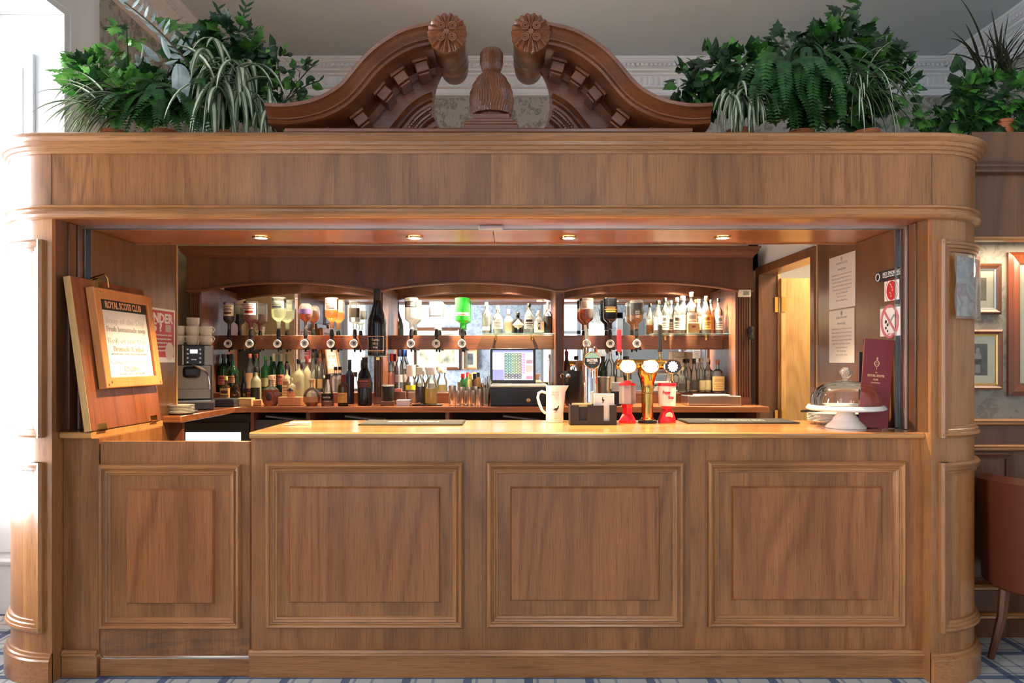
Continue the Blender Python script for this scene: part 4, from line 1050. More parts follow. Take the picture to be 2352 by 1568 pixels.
bottle('round ribbed cognac decanter with a dark oval medallion', 622, 1.88, ZK, top=862, w=42, kind='round', gl=g_clear, liq='amber', fill=.62, cap=(236, 196, 150), depth=.55, face=xo, **k)
bottle('cream-coloured bottle with a dark red cap behind the purple diamond label', 659, 2.16, ZK, top=834, w=21, kind='short', gl=g_yel, liq=None, lab=(226, 206, 170), lz=(.2, .62), ink_=(150, 110, 80), cap=(60, 26, 30), capf=.14, **k)
def pdia(T, R, Hh):
    z = Hh*.34; m = MB(); r = .022
    v = [m.V(0, -R-.002, z-r*.9), m.V(r, -R*.80, z), m.V(0, -R-.002, z+r*.9), m.V(-r, -R*.80, z)]
    m.face(v); m.done('purple_diamond', cmat((72, 48, 96)), T, smooth=False)
bottle('small orange bottle bearing a purple diamond label on top of the lettered box', 669, 1.90, ZK+.062, top=868, w=20, kind='short', gl=g_yel, liq='whisky', fill=.4, lab=(224, 150, 100), lz=(.04, .3), cap=(232, 220, 180), face=pdia, **k)
def oval(T, R, Hh):
    MB().lathe([(R*.62, -.003), (0, .002)], 24, M=Matrix.Translation((0, -R-.001, Hh*.40)) @ Matrix.Rotation(PI/2, 4, 'X') @ Matrix.Diagonal((1, 1.3, 1, 1))).done('oval_label', cmat((170, 160, 150)), T)
bottle('frosted yellow-white bottle with a grey oval label', 686, 2.10, ZK, top=824, w=24, kind='std', gl=g_yel, liq=None, cap=(20, 18, 18), sq=5, face=oval, **k)
bottle('frosted yellow bottle with a red cap and star-spangled collar', 705, 2.18, ZK, top=818, w=20, kind='std', gl=g_yel, liq=None, cap=(126, 40, 46), capf=.2, **k)
bottle('tall clear bottle with a twist neck under the fourth measure, left of two', 719, 2.28, ZL, top=811, w=15, kind='tall', liq='clear', lab=(226, 190, 140), lz=(.1, .34), cap=(60, 46, 30), **k)
bottle('tall clear bottle with a twist neck under the fourth measure, right of two', 735, 2.29, ZL, top=811, w=15, kind='tall', liq='clear', lab=(200, 176, 120), lz=(.1, .34), cap=(120, 110, 84), **k)
bottle('squat round amber liqueur bottle beside the lettered box', 716, 1.88, ZK, top=870, w=38, kind='round', liq='amber', fill=.35, cap=(224, 170, 120), lab=(190, 140, 90), lz=(.14, .34), **k)
def gv(T, R, Hh): lettering(T, 'GLAYVA', R*.95, Hh*.26, .015, paper, w=.052)
bottle('cone-shaped clear flask with a black lozenge label', 753, 1.90, ZK, top=858, w=29, kind='cone', liq='amber', fill=.16, lab=(20, 18, 18), lz=(.16, .38), cap=(44, 28, 20), capf=.16, face=gv, **k)
bottle('square clear decanter bottle standing behind the cone-shaped flask', 771, 2.28, ZL, top=842, w=24, kind='short', liq='clear', cap=(60, 44, 34), sq=6, **k)
bottle('dark brown bottle with red neck and yellow square label', 788, 1.89, ZK, top=860, w=24, kind='std', gl=g_brown, liq='dark', fill=.55, lab=(232, 176, 92), lz=(.10, .42), ink_=(200, 150, 80), cap=(120, 24, 26), capf=.3, **k)
bottle('midnight blue bottle standing behind the yellow-label bottle', 803, 2.12, ZK, top=826, w=21, kind='std', gl=flat('midnight glass', (.01, .012, .03), .08), liq=None, cap=(20, 18, 22), capf=.3, **k)
def kah(T, R, Hh):
    lettering(T, 'C', R*.8, Hh*.10, .022, greyink); MB().tube([((R*.84)*math.cos(t*PI/8), (R*.84)*math.sin(t*PI/8), Hh*.375) for t in range(17)], .002, 5).done('raised_ring', charc, T)
bottle('large black coffee liqueur bottle with a bulging shoulder at the foot of the middle post', 838, 1.92, ZK, top=820, w=33, kind='magnum', gl=g_black, liq='dark', fill=0, lab=(40, 24, 22), lz=(.36, .56), ink_=(150, 70, 50), cap=(16, 14, 14), face=kah, **k)
for px, w_, z_, lb, tx_, Y in ((565, 34, .055, 'pale wooden box at the corner of the coffee machine tray', None, 1.86), (668, 52, .060, 'lettered wooden box beside the cognac decanter', 'LIMITED', 1.90), (592, 18, .04, 'orange tin under the dark-labelled bottle', None, 1.90)):
    hw = w_*(Y-CY)/F/2
    o = tag(MB().box(-hw, hw, -.04, .04, 0, z_).done('wooden_box', cmat((226, 158, 108)) if px != 565 else cmat((236, 196, 130)), bevel=.003), lb, 'box')
    o.location = (PX(px, Y), Y, ZK+.0005)
    MB().frame(-hw+.008, hw-.03 if px == 668 else hw-.008, .010, z_-.010, [(0, 0), (0, .001), (.002, .001), (.002, 0)], fn=lambda u, v, q: (u, -.0405-q, v)).done('printed_border', cmat((190, 104, 70)), o)
    if tx_: MB().text(tx_, .018, lambda x, y, z: (x-.012, -.0415-z, .03+y), w=.09).done('lettering', cmat((190, 104, 70)), o)
# middle bay, on the counter
k = dict(group='bottles and carafes left of the till', name='spirit_bottle')
bottle('clear vodka bottle with a red cap, left of the blue-capped pair', 899, 2.27, ZL, top=812, w=19, kind='tall', liq='clear', lab=(206, 150, 140), lz=(.2, .52), cap=(206, 50, 50), capf=.26, **k)
bottle('clear bottle with a navy cap, left of the blue-capped pair members', 917, 2.245, ZL, top=803, w=19, kind='tall', liq='clear', lab=(176, 172, 180), lz=(.24, .42), cap=(22, 34, 66), capf=.2, **k)
bottle('clear bottle with a royal blue cap, right of the blue-capped pair', 928, 2.315, ZL, top=803, w=19, kind='tall', liq='clear', lab=(200, 196, 190), lz=(.24, .42), cap=(30, 60, 130), capf=.2, **k)
bottle('white-topped juice bottle with a yellow fruit label', 944, 2.14, ZK+.0, top=838, w=25, kind='carafe', gl=g_clear, liq='clear', fill=.5, lab=(222, 224, 60), lz=(.36, .48), cap=(244, 244, 240), capf=.3, **k)
kc = dict(group='juice carafes on the black drip mat', name='juice_carafe', cat='carafe')
bottle('carafe of dark cola with a white lid', 966, 1.97, ZK+.008, top=843, w=24, kind='carafe', liq='dark', fill=.58, cap=(232, 232, 224), capf=.14, **kc)
bottle('carafe of yellow juice with a white lid, front right on the black mat', 990, 1.94, ZK+.008, top=843, w=29, kind='carafe', liq='gold', fill=.52, cap=(244, 244, 240), capf=.14, **kc)
mt = tag(MB().box(-.105, .105, -.06, .06, 0, .007).done('drip_mat', blackm, bevel=.002), 'thin black mat under the juice carafes', 'mat'); mt.location = (PX(982, 1.93), 1.93, ZK)
cp_ = thing('knocking_cup', 'black lidded cup standing on a brown block beside the middle post', 'cup', (PX(891, 1.92), 1.92, ZK+.032))
MB().lathe([(0, 0), (.038, 0), (.043, .108), (.041, .108), (.036, .006), (0, .006)], 24).done('cup_body', blackm, cp_); MB().lathe([(.041, .102), (.045, .102), (.045, .110), (.040, .113), (0, .113)], 24).done('lid', alu, cp_)
o = tag(MB().box(-.045, .045, -.045, .045, 0, .031).done('wooden_block', W_dark, bevel=.003), 'brown wooden block under the black cup', 'block'); o.location = (PX(891, 1.92), 1.92, ZK)
nb = thing('napkin_stack', 'pile of lilac-white paper napkins beside the black cup', 'napkins', (PX(928, 1.9), 1.90, ZK))
for i in range(5): MB().box(-.048, .048, -.045, .045, i*.008, i*.008+.0075, Matrix.Rotation(.06*((i*7) % 3-1), 4, 'Z')).done('napkin', flat('lilac napkin', (.70, .66, .72), .8), nb)
nm_ = thing('sugar_caddy', 'small dark wooden caddy of wrapped biscuits behind the napkins', 'caddy', (PX(917, 2.08), 2.08, ZK))
MB().box(-.05, .05, -.03, .03, 0, .09).done('caddy_body', W_dark, nm_, bevel=.003); MB().box(-.03, .02, -.028, .02, .09, .112).done('wrapped_biscuits', cmat((200, 120, 110)), nm_)
op_ = thing('bottle_opener', 'chrome corkscrew lying before the cola carafe', 'corkscrew', (PX(955, 1.86), 1.86, ZK+.004))
MB().tube([(-.04, 0, .003), (.03, .012, .018)], .004).tube([(-.03, .01, .003), (-.035, -.005, .018), (-.01, 0, .010)], .003).lathe([(.012, 0), (.014, .005), (.012, .01)], 12, (-.035, 0, 0)).done('corkscrew_body', chrome, op_)
# steel cups with small bottles, and the glass of straws
GS = 'steel measuring cups left of the till'
cups = [(1039, 1.92, 885, 18, 'tall steel cocktail shaker, leftmost and tallest of the cups'), (1060, 1.96, 888, 16, 'steel cup holding the red-capped sauce bottle'), (1078, 1.96, 888, 16, 'steel cup holding the yellow-capped sauce bottle'), (1094, 1.98, 887, 16, 'steel cup behind at the right of the cup group'),
        (1053, 1.86, 897, 15, 'low steel cup at the front left of the cup group'), (1070, 1.86, 897, 15, 'low steel cup at the front centre of the cup group'), (1087, 1.86, 896, 15, 'low steel cup at the front right of the cup group'), (1102, 1.92, 893, 12, 'slim steel cup touching the glass of straws')]
for px, Y, top, w_, lb in cups:
    s = (Y-CY)/F; T = tag(MB().lathe([(0, 0), (w_*s/2*.86, 0), (w_*s/2*.9, .004), (w_*s/2, PZ(top, Y)-ZK), (w_*s/2-.0025, PZ(top, Y)-ZK), (w_*s/2*.84, .008), (0, .008)], 24).done('steel_cup', steel), lb, 'cup', GS); T.location = (PX(px, Y), Y, ZK)
for px, c1, c2, lb in ((1063, (206, 50, 50), (30, 90, 40), 'little green bottle with a red cap standing in a steel cup'), (1080, (226, 214, 110), (190, 180, 120), 'little bottle with a yellow cap standing in a steel cup'), (1090, (22, 26, 22), (90, 60, 30), 'little brown bottle with a black cap behind the steel cups')):
    Y = 2.06; T = thing('sauce_bottle', lb, 'bottle', (PX(px, Y), Y, ZK))
    MB().lathe([(0, 0), (.020, 0), (.020, .17), (.012, .185), (.010, .20), (0, .20)], 16).done('glass_body', cmat(c2), T); MB().lathe([(.0135, .188), (.0135, .222), (0, .222)], 14).done('cap', cmat(c1), T)
gs = thing('straw_glass', 'tall clear glass full of black straws and stirrers beside the till', 'glass', (PX(1116, 1.88), 1.88, ZK))
MB().lathe([(0, 0), (.026, 0), (.031, .125), (.029, .125), (.024, .008), (0, .008)], 20).done('tumbler', g_clear, gs)
for i in range(9):
    a = i*2.4; r = .010+.010*(i % 3)/2
    MB().tube([(r*math.cos(a)*.8, r*math.sin(a)*.8, .01), (r*2.0*math.cos(a), r*1.6*math.sin(a), .17+.012*(i % 4))], .0022, 6).done('straw', (black, chrome, alu)[i % 3], gs)
# right bay, on the counter
k = dict(group='bottles on the right of the back counter', name='spirit_bottle')
GRt = [('small dark red wine bottle beside the right-hand middle post', 1303, 2.28, ZL, 806, 15, 'tall', g_brown, None, (150, 40, 40), (130, 26, 30)),
 ('bottle with a black square cap just left of the chrome tap', 1325, 2.28, ZL, 817, 16, 'std', g_clear, 'clear', (206, 206, 190), (24, 22, 20)),
 ('clear bottle with pale green label right of the chrome tap', 1402, 2.28, ZL, 800, 20, 'std', g_clear, 'lime', (206, 222, 206), (220, 226, 220)),
 ('dark green wine bottle between the chrome tap and the brass tap', 1386, 2.29, ZL, 818, 17, 'tall', g_dgreen, None, (40, 80, 40), (60, 40, 26)),
 ('clear bottle behind the red-handled lever', 1424, 2.28, ZL, 805, 20, 'std', g_clear, 'clear', (180, 190, 180), (30, 40, 36)),
 ('clear bottle with faint label behind the white lens', 1441, 2.28, ZL, 818, 19, 'std', g_clear, 'clear', (200, 200, 196), (40, 40, 40)),
 ('dark bottle behind the red charity box', 1436, 2.10, ZK, 862, 20, 'short', g_black, None, (190, 196, 196), (20, 20, 20)),
 ('clear square bottle with a black window label, left of the three behind the collecting box', 1567, 2.24, ZL, 843, 21, 'short', g_clear, 'clear', (50, 48, 44), (170, 160, 140)),
 ('clear bottle with a black-necked stopper near the brown flagon', 1580, 2.29, ZL, 824, 18, 'std', g_clear, 'clear', (220, 206, 180), (24, 20, 20)),
 ('clear flask with dark shield label and black stopper', 1594, 2.22, ZL, 823, 21, 'cone', g_clear, 'whisky', (34, 30, 30), (24, 20, 20)),
 ('slim foil-topped bottle with a cream label, left of two', 1612, 2.23, ZL, 823, 15, 'tall', g_clear, 'gold', (236, 222, 166), (150, 130, 96)),
 ('slim foil-topped bottle with a cream label, right of two', 1626, 2.23, ZL, 822, 16, 'tall', g_clear, 'gold', (240, 226, 170), (176, 150, 120))]
for lb, px, Y, zb, top, w_, kd, gl_, lq, lc, cc in GRt:
    bottle(lb, px, Y, zb, top=top, w=w_, kind=kd, gl=gl_, liq=lq, fill=.35, lab=lc, lz=(.08, .36), cap=cc, **k)
bottle('square bottle with a broad orange-cream label, rightmost by the steel tray', 1648, 2.22, ZL, top=826, w=27, kind='short', gl=g_clear, liq='amber', fill=.3, lab=(232, 196, 130), lz=(.06, .50), ink_=(200, 160, 96), cap=(150, 80, 60), sq=6, **k)
st = thing('steel_tray', 'shallow brushed steel drainer standing at the right end of the back counter', 'tray', (PX(1634, 1.96), 1.96, ZK))
sw = 60*(1.96-CY)/F
MB().box(-sw, sw, -.08, .14, 0, .068).done('steel_body', steel, st, bevel=.003); MB().box(-sw+.08, sw-.06, -.03, .10, .069, .074).done('folded_cloth', paper, st, bevel=.002)
bx = thing('wine_cooler', 'tilted black wine bucket with chrome handles left of the chrome tap', 'wine bucket', (PX(1318, 1.93), 1.93, ZK), (0, .0, 0))
MB().lathe([(0, 0), (.058, 0), (.062, .01), (.078, .245), (.074, .245), (.058, .012), (0, .012)], 32, mod=lambda r, t, z: r*1).done('bucket', black, bx, M=Matrix.Shear('XY', 4, (0, 0)))
MB().tube([(-.088, -.01, .20), (-.10, -.03, .215), (-.088, -.045, .225), (-.070, -.05, .215)], .006).lathe([(0, 0), (.018, .002), (.016, .008), (0, .01)], 14, M=Matrix.Translation((-.045, -.062, .21)) @ Matrix.Rotation(PI/2, 4, 'X')).done('handle', chrome, bx)
ib = thing('ice_bucket', 'dull metal ice bucket with a wire rim right of the chrome tap', 'ice bucket', (PX(1386, 1.98), 1.98, ZK+.10))
ib.location.z = ZK
MB().lathe([(0, 0), (.040, 0), (.052, .20), (.049, .20), (.038, .006), (0, .006)], 28).done('bucket', flat('dull pewter', (.35, .30, .25), .35, 1), ib); MB().tube([(.052*math.cos(a*PI/12), .052*math.sin(a*PI/12), .20) for a in range(25)], .003, 6).done('wire_rim', steel, ib)
ph = thing('card_terminal', 'black card terminal standing upright behind the bar caddy', 'card machine', (PX(1415, 1.90), 1.90, ZK))
MB().box(-.035, .035, -.02, .02, 0, .10).done('terminal_body', black, ph, bevel=.004); MB().box(-.026, .026, -.0225, -.02, .10-.0, .16).box(-.03, .03, -.015, .01, .1, .165).done('receipt', flat('pale receipt', (.6, .64, .64), .6), ph)
# till
tl = thing('till_screen', 'black touch-screen till monitor showing rows of coloured keys', 'till', (PX(1178, 1.97), 1.97, ZK+.134))
sx, sz = 52*5.25/F, 43*5.25/F
MB().box(-sx, sx, -.012, .03, .012, .012+sz*2-.01).box(-.07, .07, 0, .09, 0, .06).done('housing', black, tl, bevel=.006)
scr = MB().box(-sx+.018, sx-.018, -.0135, -.012, .045, sz*2-.012).done('screen', emit('lit till screen', (.80, .84, .96), 1.0), tl)
SXW, Z0, Z1 = sx-.018, .045, sz*2-.012
def cell(u0, u1, v0, v1, name, col, st=.8):
    MB().box(-SXW+2*SXW*u0, -SXW+2*SXW*u1, -.0146, -.0136, Z0+(Z1-Z0)*v0, Z0+(Z1-Z0)*v1).done(name, emit('screen '+name+str(col), col, st), tl)
cell(.0, .28, .0, .35, 'function_block', (.30, .32, .72)); cell(.0, .28, .36, .91, 'order_list', (.95, .96, 1.), 1.3); cell(0, 1, .93, 1., 'title_bar', (.35, .38, .75))
for j in range(10):
    for i in range(5):
        c = ((.04, .16, .13), (.05, .22, .14), (.12, .26, .10), (.16, .24, .06), (.14, .16, .08))[i] if j > 1 else (.05, .04, .05)
        m = MB(); u0 = .29+i*.0865; v0 = .04+j*.087
        m.box(-SXW+2*SXW*u0, -SXW+2*SXW*(u0+.08), -.0146, -.0136, Z0+(Z1-Z0)*v0, Z0+(Z1-Z0)*(v0+.08)); m.mi = 1
        m.box(-SXW+2*SXW*(u0+.02), -SXW+2*SXW*(u0+.06), -.0150, -.0146, Z0+(Z1-Z0)*(v0+.025), Z0+(Z1-Z0)*(v0+.05))
        m.done('key', [emit('screen key %d %d' % (i, j > 1), c, .7), emit('key mark', (.8, .85, .8), .9)], tl)
for j in range(8): cell(.73, .81, .21+j*.087, .285+j*.087, 'side_key', (.55, .34, .72))
cell(.83, .99, .72, .9, 'total_box', (.95, .95, 1.), 1.3); cell(.83, .99, .26, .5, 'pay_key', (.85, .45, .42)); cell(.83, .99, .03, .14, 'cancel_key', (.9, .25, .38)); cell(.83, .99, .55, .68, 'number_keys', (.45, .30, .36))
kb = thing('keyboard', 'pale grey keyboard lying on the black cash drawer', 'keyboard', (PX(1192, 1.86), 1.86, ZK+.1335))
MB().box(-.20, .20, -.06, .05, 0, .014).done('keyboard_base', cream, kb, bevel=.003)
for r in range(4): MB().box(-.19, .19, -.052+r*.025, -.032+r*.025, .014, .021).done('key_row', flat('pale keys', (.72, .70, .64), .5), kb, bevel=.002)
cd = thing('cash_drawer', 'black steel cash drawer under the till screen', 'cash drawer', (PX(1195, 1.88), 2.0, ZK))
MB().box(-.21, .21, -.18, .17, 0, .132).done('drawer_case', black, cd, bevel=.003); MB().box(-.205, .205, -.185, -.18, .006, .126).done('drawer_front', flat('drawer front', (.012, .010, .010), .3), cd, bevel=.002)
MB().lathe([(.015, 0), (.015, .006), (.011, .010), (0, .010)], 18, M=Matrix.Translation((.055, -.185, .040)) @ Matrix.Rotation(PI/2, 4, 'X')).done('lock', chrome, cd)
# small control box and black hook at the right of the back bar
th = thing('wall_thermostat', 'small cream control box with a grey display on the top of the right fluted post', 'thermostat', (PX(1708, BY-.0), BY-.0145, PZ(674, BY)))
MB().box(-.045, .045, -.014, .008, -.026, .026).done('case', cream, th, bevel=.004); MB().box(-.012, .030, -.0155, -.014, -.014, .014).done('display', flat('grey display', (.30, .31, .26), .3), th)
hk = thing('door_phone', 'black handset hanging on the white wall edge by the door', 'handset', (PX(1724, 1.985)+.0, 1.978, PZ(764, 1.98)))
MB().lathe([(0, -.05), (.018, -.045), (.024, -.02), (.017, 0), (.024, .02), (.018, .045), (0, .05)], 16).done('handset_body', black, hk); MB().tube([(.0, 0, -.05), (.012, -.01, -.07), (-.004, 0, -.085)], .003).done('cord', black, hk)
# ================================================================ THINGS ON THE COUNTER
def atc(px, py):
    """point on the counter top seen at a pixel"""
    z = (H-CT)*F/(py-830); return PX(px, z+CY), z+CY
ZT = CT+.001
# white jug with a black bird
jx, jy = atc(1274, 969)
jg = thing('water_jug', 'tall white water jug printed with a black game bird', 'jug', (jx, jy, ZT))
JH = .188; JR = .046
def jmod(r, t, z):
    return r+(.028*max(0, math.cos(t))**6*max(0, (z-.13)/.058) if z > .13 else 0)
m = MB().lathe([(0, 0), (JR*.97, 0), (JR, .004), (JR*.985, .08), (JR*.96, .14), (JR*.97, .165), (JR*1.0, JH), (JR*.95, JH), (JR*.92, .16), (JR*.92, .01), (0, .01)], 40, mod=jmod)
m.done('jug_body', flat('cream white jug glaze', (.86, .80, .74), .2), jg)
MB().tube([(-JR*.94, 0, .150), (-.066, 0, .158), (-.083, 0, .150), (-.088, 0, .125), (-.080, 0, .095), (-.066, 0, .062), (-.052, 0, .048), (-JR*.92, 0, .046)], .0075, 10).done('handle', flat('cream white jug glaze', (1, 1, 1)), jg)
bird = [(-.020, .002), (-.012, .004), (-.006, .009), (.002, .010), (.008, .013), (.010, .018), (.014, .021), (.018, .019), (.016, .016), (.014, .008), (.008, .0), (.002, -.004), (-.006, -.002), (-.012, .0)]
def jf(x, y, z): t = -PI/2+x/JR; q = JR*.995+.0006+z; return (q*math.cos(t), q*math.sin(t), y)
m = MB()
m.prism([(x*.95+.004, y*1.1+.064) for x, y in bird], jf, 0, .0006)
for a, b in ((-.001, -.006), (.005, .004)): m.prism([(a+.004, .060), (a+.0055, .060), (b+.0055, .052), (b+.004, .052)], jf, 0, .0006)
m.prism([(-.008, .0515), (.012, .0515), (.012, .0525), (-.008, .0525)], jf, 0, .0006)
m.done('bird_print', ink, jg, smooth=False)
MB().text('THE FAMOUS', .010, lambda x, y, z: jf(x, y+.155, z), w=.038).text('GROUSE', .013, lambda x, y, z: jf(x, y+.143, z), w=.040).text('whisky', .006, lambda x, y, z: jf(x, y+.022, z), w=.022).done('lettering', cmat((150, 128, 120)), jg)
# black caddy with napkins and a stack of cards
cx, cy = atc(1363, 976)
ca = thing('bar_caddy', 'black plastic bar caddy holding napkins and upright cards', 'caddy', (cx, cy+.055, ZT))
W2, D2, HH = .115, .055, .098
m = MB().box(-W2, W2, -D2, D2, 0, .003).box(-W2, W2, D2-.003, D2, 0, HH).box(-W2, -W2+.003, -D2, D2, 0, HH).box(W2-.003, W2, -D2, D2, 0, HH).box(.006, .009, -D2, D2, 0, HH*.9)
for a, b in ((-W2, -W2+.045), (-W2+.085, .03), (.055+.005, .055+.028), ): pass
for a, b, h in ((-W2, -.072, HH), (-.030, .0, HH), (.0, .051, HH*.98), (.079, W2, HH)): m.box(a, b, -D2-.003, -D2, 0, h)
for a, b in ((-.072, -.030), (.051, .079)): m.box(a, b, -D2-.003, -D2, 0, .020)
m.box(-.072, -.030, -D2+.012, -D2+.014, .02, HH-.010)
m.done('caddy_body', blackm, ca, smooth=False)
cdk = thing('card_stack', 'white cards with a small black stag emblem standing in the bar caddy', 'cards', (cx+.055, cy+.02, ZT+.004))
MB().box(-.050, .050, -.003, .012, 0, .150).done('cards', paper, cdk, bevel=.001)
stag = [(-.003, -.014), (.002, -.014), (.004, -.006), (.008, -.002), (.006, .004), (.0, .004), (.001, .010), (.004, .016), (-.001, .013), (-.004, .018), (-.003, .010), (-.006, .002), (-.002, -.004)]
m = MB(); m.prism([(x-.006, y+.118) for x, y in stag], lambda u, v, q: (u, -q, v), .003, .0036); m.done('emblem', ink, cdk, smooth=False)
nk = thing('napkin_bundle', 'bundle of brown paper napkins in the left half of the caddy', 'napkins', (cx-.055, cy+.03, ZT+.004))
for i in range(6): MB().box(-.048, .048, -.012+i*.006, -.007+i*.006, 0, .098+.004*math.sin(i*2.)).done('napkin', flat('kraft napkin', srgb(200, 176, 132), .8), nk)
# charity boxes
def charity(px, py, label, main):
    x, y = atc(px, py)
    T = thing('charity_box', label, 'collecting box', (x, y, ZT), group='red charity collecting boxes on the counter')
    return T
T = charity(1441, 971, 'red hexagonal charity box with a window of folded notes, left of the brass tap', 0)
T.rotation_euler = (0, 0, .25)
MB().lathe([(0, 0), (.046, 0), (.047, .012), (.036, .032), (.028, .045), (.028, .078), (.033, .094), (.030, .098), (0, .098)], 6).done('red_base', redp, T, smooth=False)
MB().lathe([(0, .098), (.046, .098), (.046, .192), (0, .192)], 8).done('window', glass('pinkish plastic', (.92, .82, .80), .05, body=.35), T)
for i in range(5):
    MB().box(-.024+i*.002, .024-i*.003, -.018+i*.008, -.016+i*.008, .102, .176-.01*(i % 3), Matrix.Rotation(.35*(i-2), 4, 'Z')).done('folded_note', cmat((170, 166, 176) if i % 2 else (206, 176, 160)), T)
MB().lathe([(0, .192), (.047, .192), (.047, .199), (.030, .206), (.018, .206), (.018, .215), (0, .216)], 8).done('lid', redp, T)
T = charity(1532, 970, 'red and white charity box with red lettering, right of the brass tap', 0)
MB().lathe([(0, 0), (.044, 0), (.046, .008), (.040, .030), (.030, .058), (.024, .070), (.028, .080), (.036, .086), (0, .086)], 32).done('red_base', redp, T)
MB().lathe([(0, .086), (.043, .086), (.046, .19), (0, .19)], 32).done('drum', flat('white plastic drum', (.80, .74, .68), .35), T)
MB().lathe([(0, .188), (.048, .188), (.049, .196), (.046, .203), (.0, .205)], 32).done('lid', redp, T)
pf = lambda dx, dz: (lambda x, y, z: ((.0455+z)*math.cos(-PI/2+(x+dx)/.045), (.0455+z)*math.sin(-PI/2+(x+dx)/.045), y+dz))
MB().text('Poppy', .022, pf(-.012, .155), w=.040, bold=.0012).text('Scot', .020, pf(.012, .130), w=.032, bold=.0012).done('lettering', redprint, T)
MB().lathe([(0, .002), (.018, .001), (.018, -.004)], 24, M=Matrix.Translation((.004, -.038, .036)) @ Matrix.Rotation(PI/2+.28, 4, 'X')).done('round_sticker', cmat((226, 214, 196)), T)
MB().tube([(.010, .0, .204), (.020, .0, .222), (.034, 0, .222), (.043, 0, .200)], .0014, 5).done('cord', black, T)
# chrome tap
ty = .50; tx_ = PX(1356, ty)
tp = thing('beer_tap', 'tall chrome beer tap column with a round green and black badge', 'beer tap', (tx_, ty, ZT))
s5 = (ty-CY)/F; tH = PZ(796, ty)-ZT
MB().lathe([(0, 0), (.050, 0), (.050, .006), (.040, .012), (.0385, .02), (.0385, tH-.05), (.040, tH-.045), (.040, tH-.040), (.037, tH-.035), (.037, tH-.012), (.030, tH), (0, tH+.004)], 36).done('column', chrome, tp)
MB().tube([(-.008, -.005, tH-.01), (-.020, -.012, tH+.05), (-.028, -.016, tH+.112)], [.010, .010, .007], 12).done('lever', glass('clear acrylic', (.86, .92, .90), .05, body=.25), tp)
MB().tube([(0, -.03, tH-.11), (0, -.085, tH-.115), (0, -.095, tH-.125), (0, -.097, tH-.16)], .007, 10).done('spout', chrome, tp)
bz = PZ(827, ty-.06)-ZT; bxx = PX(1361, ty-.06)-tx_
Mb = Matrix.Translation((bxx, -.040, bz)) @ Matrix.Rotation(PI/2, 4, 'X')
MB().lathe([(.045, -.004), (.046, .006), (.043, .010), (.0405, .008), (.0405, -.004)], 36, M=Mb).done('badge_rim', chrome, tp)
MB().lathe([(0, .006), (.0405, .006), (.0405, 0)], 36, M=Mb).done('badge_face', flat('deep bottle green enamel', (.010, .024, .022), .5), tp)
m = MB(); rr = .0385; pts = [(rr*math.cos(a), rr*math.sin(a)) for a in [.30+(PI-.60)*i/14 for i in range(15)]]
m.prism(pts, lambda u, v, q: (bxx+u, -.0462-q, bz+v), 0, .001); m.done('badge_band', flat('mint enamel', srgb(150, 210, 186), .25), tp)
MB().text('ENZTBIR', .020, lambda x, y, z: (bxx+x, -.0465-z, bz-.001+y), w=.056, bold=.0012).text('LAGER BEER', .007, lambda x, y, z: (bxx+x, -.0465-z, bz-.0145+y), w=.034, bold=.0003).done('lettering', paper, tp)
# brass T tap with three lit lenses
by_ = .50; bx_ = PX(1487, by_)
bt = thing('beer_tap', 'brass T-shaped beer tap with three oval lit lenses and two levers', 'beer tap', (bx_, by_, ZT))
zb0, zb1 = PZ(849, by_)-ZT, PZ(828, by_)-ZT
MB().lathe([(0, 0), (.048, 0), (.048, .010), (.038, .014), (0, .014)], 32).done('base_flange', black, bt)
MB().lathe([(.034, .012), (.034, .02), (.030, .024), (.030, .150), (.033, .153), (.031, .158), (.033, .19), (.040, .225), (.050, .248), (.050, zb0+.01), (0, zb0+.01)], 36).done('column', brass, bt)
cxl, cxr = PX(1414, by_)-bx_, PX(1556, by_)-bx_
MB().tube([(cxl, 0, (zb0+zb1)/2+.004), (cxl+.004, 0, (zb0+zb1)/2+.004), (cxr-.004, 0, (zb0+zb1)/2+.004), (cxr, 0, (zb0+zb1)/2+.004)], [.022, .026, .026, .022], 24).done('crossbar', brass, bt)
lens_g = emit('lit tap lens', (1, .97, .92), 1.05)
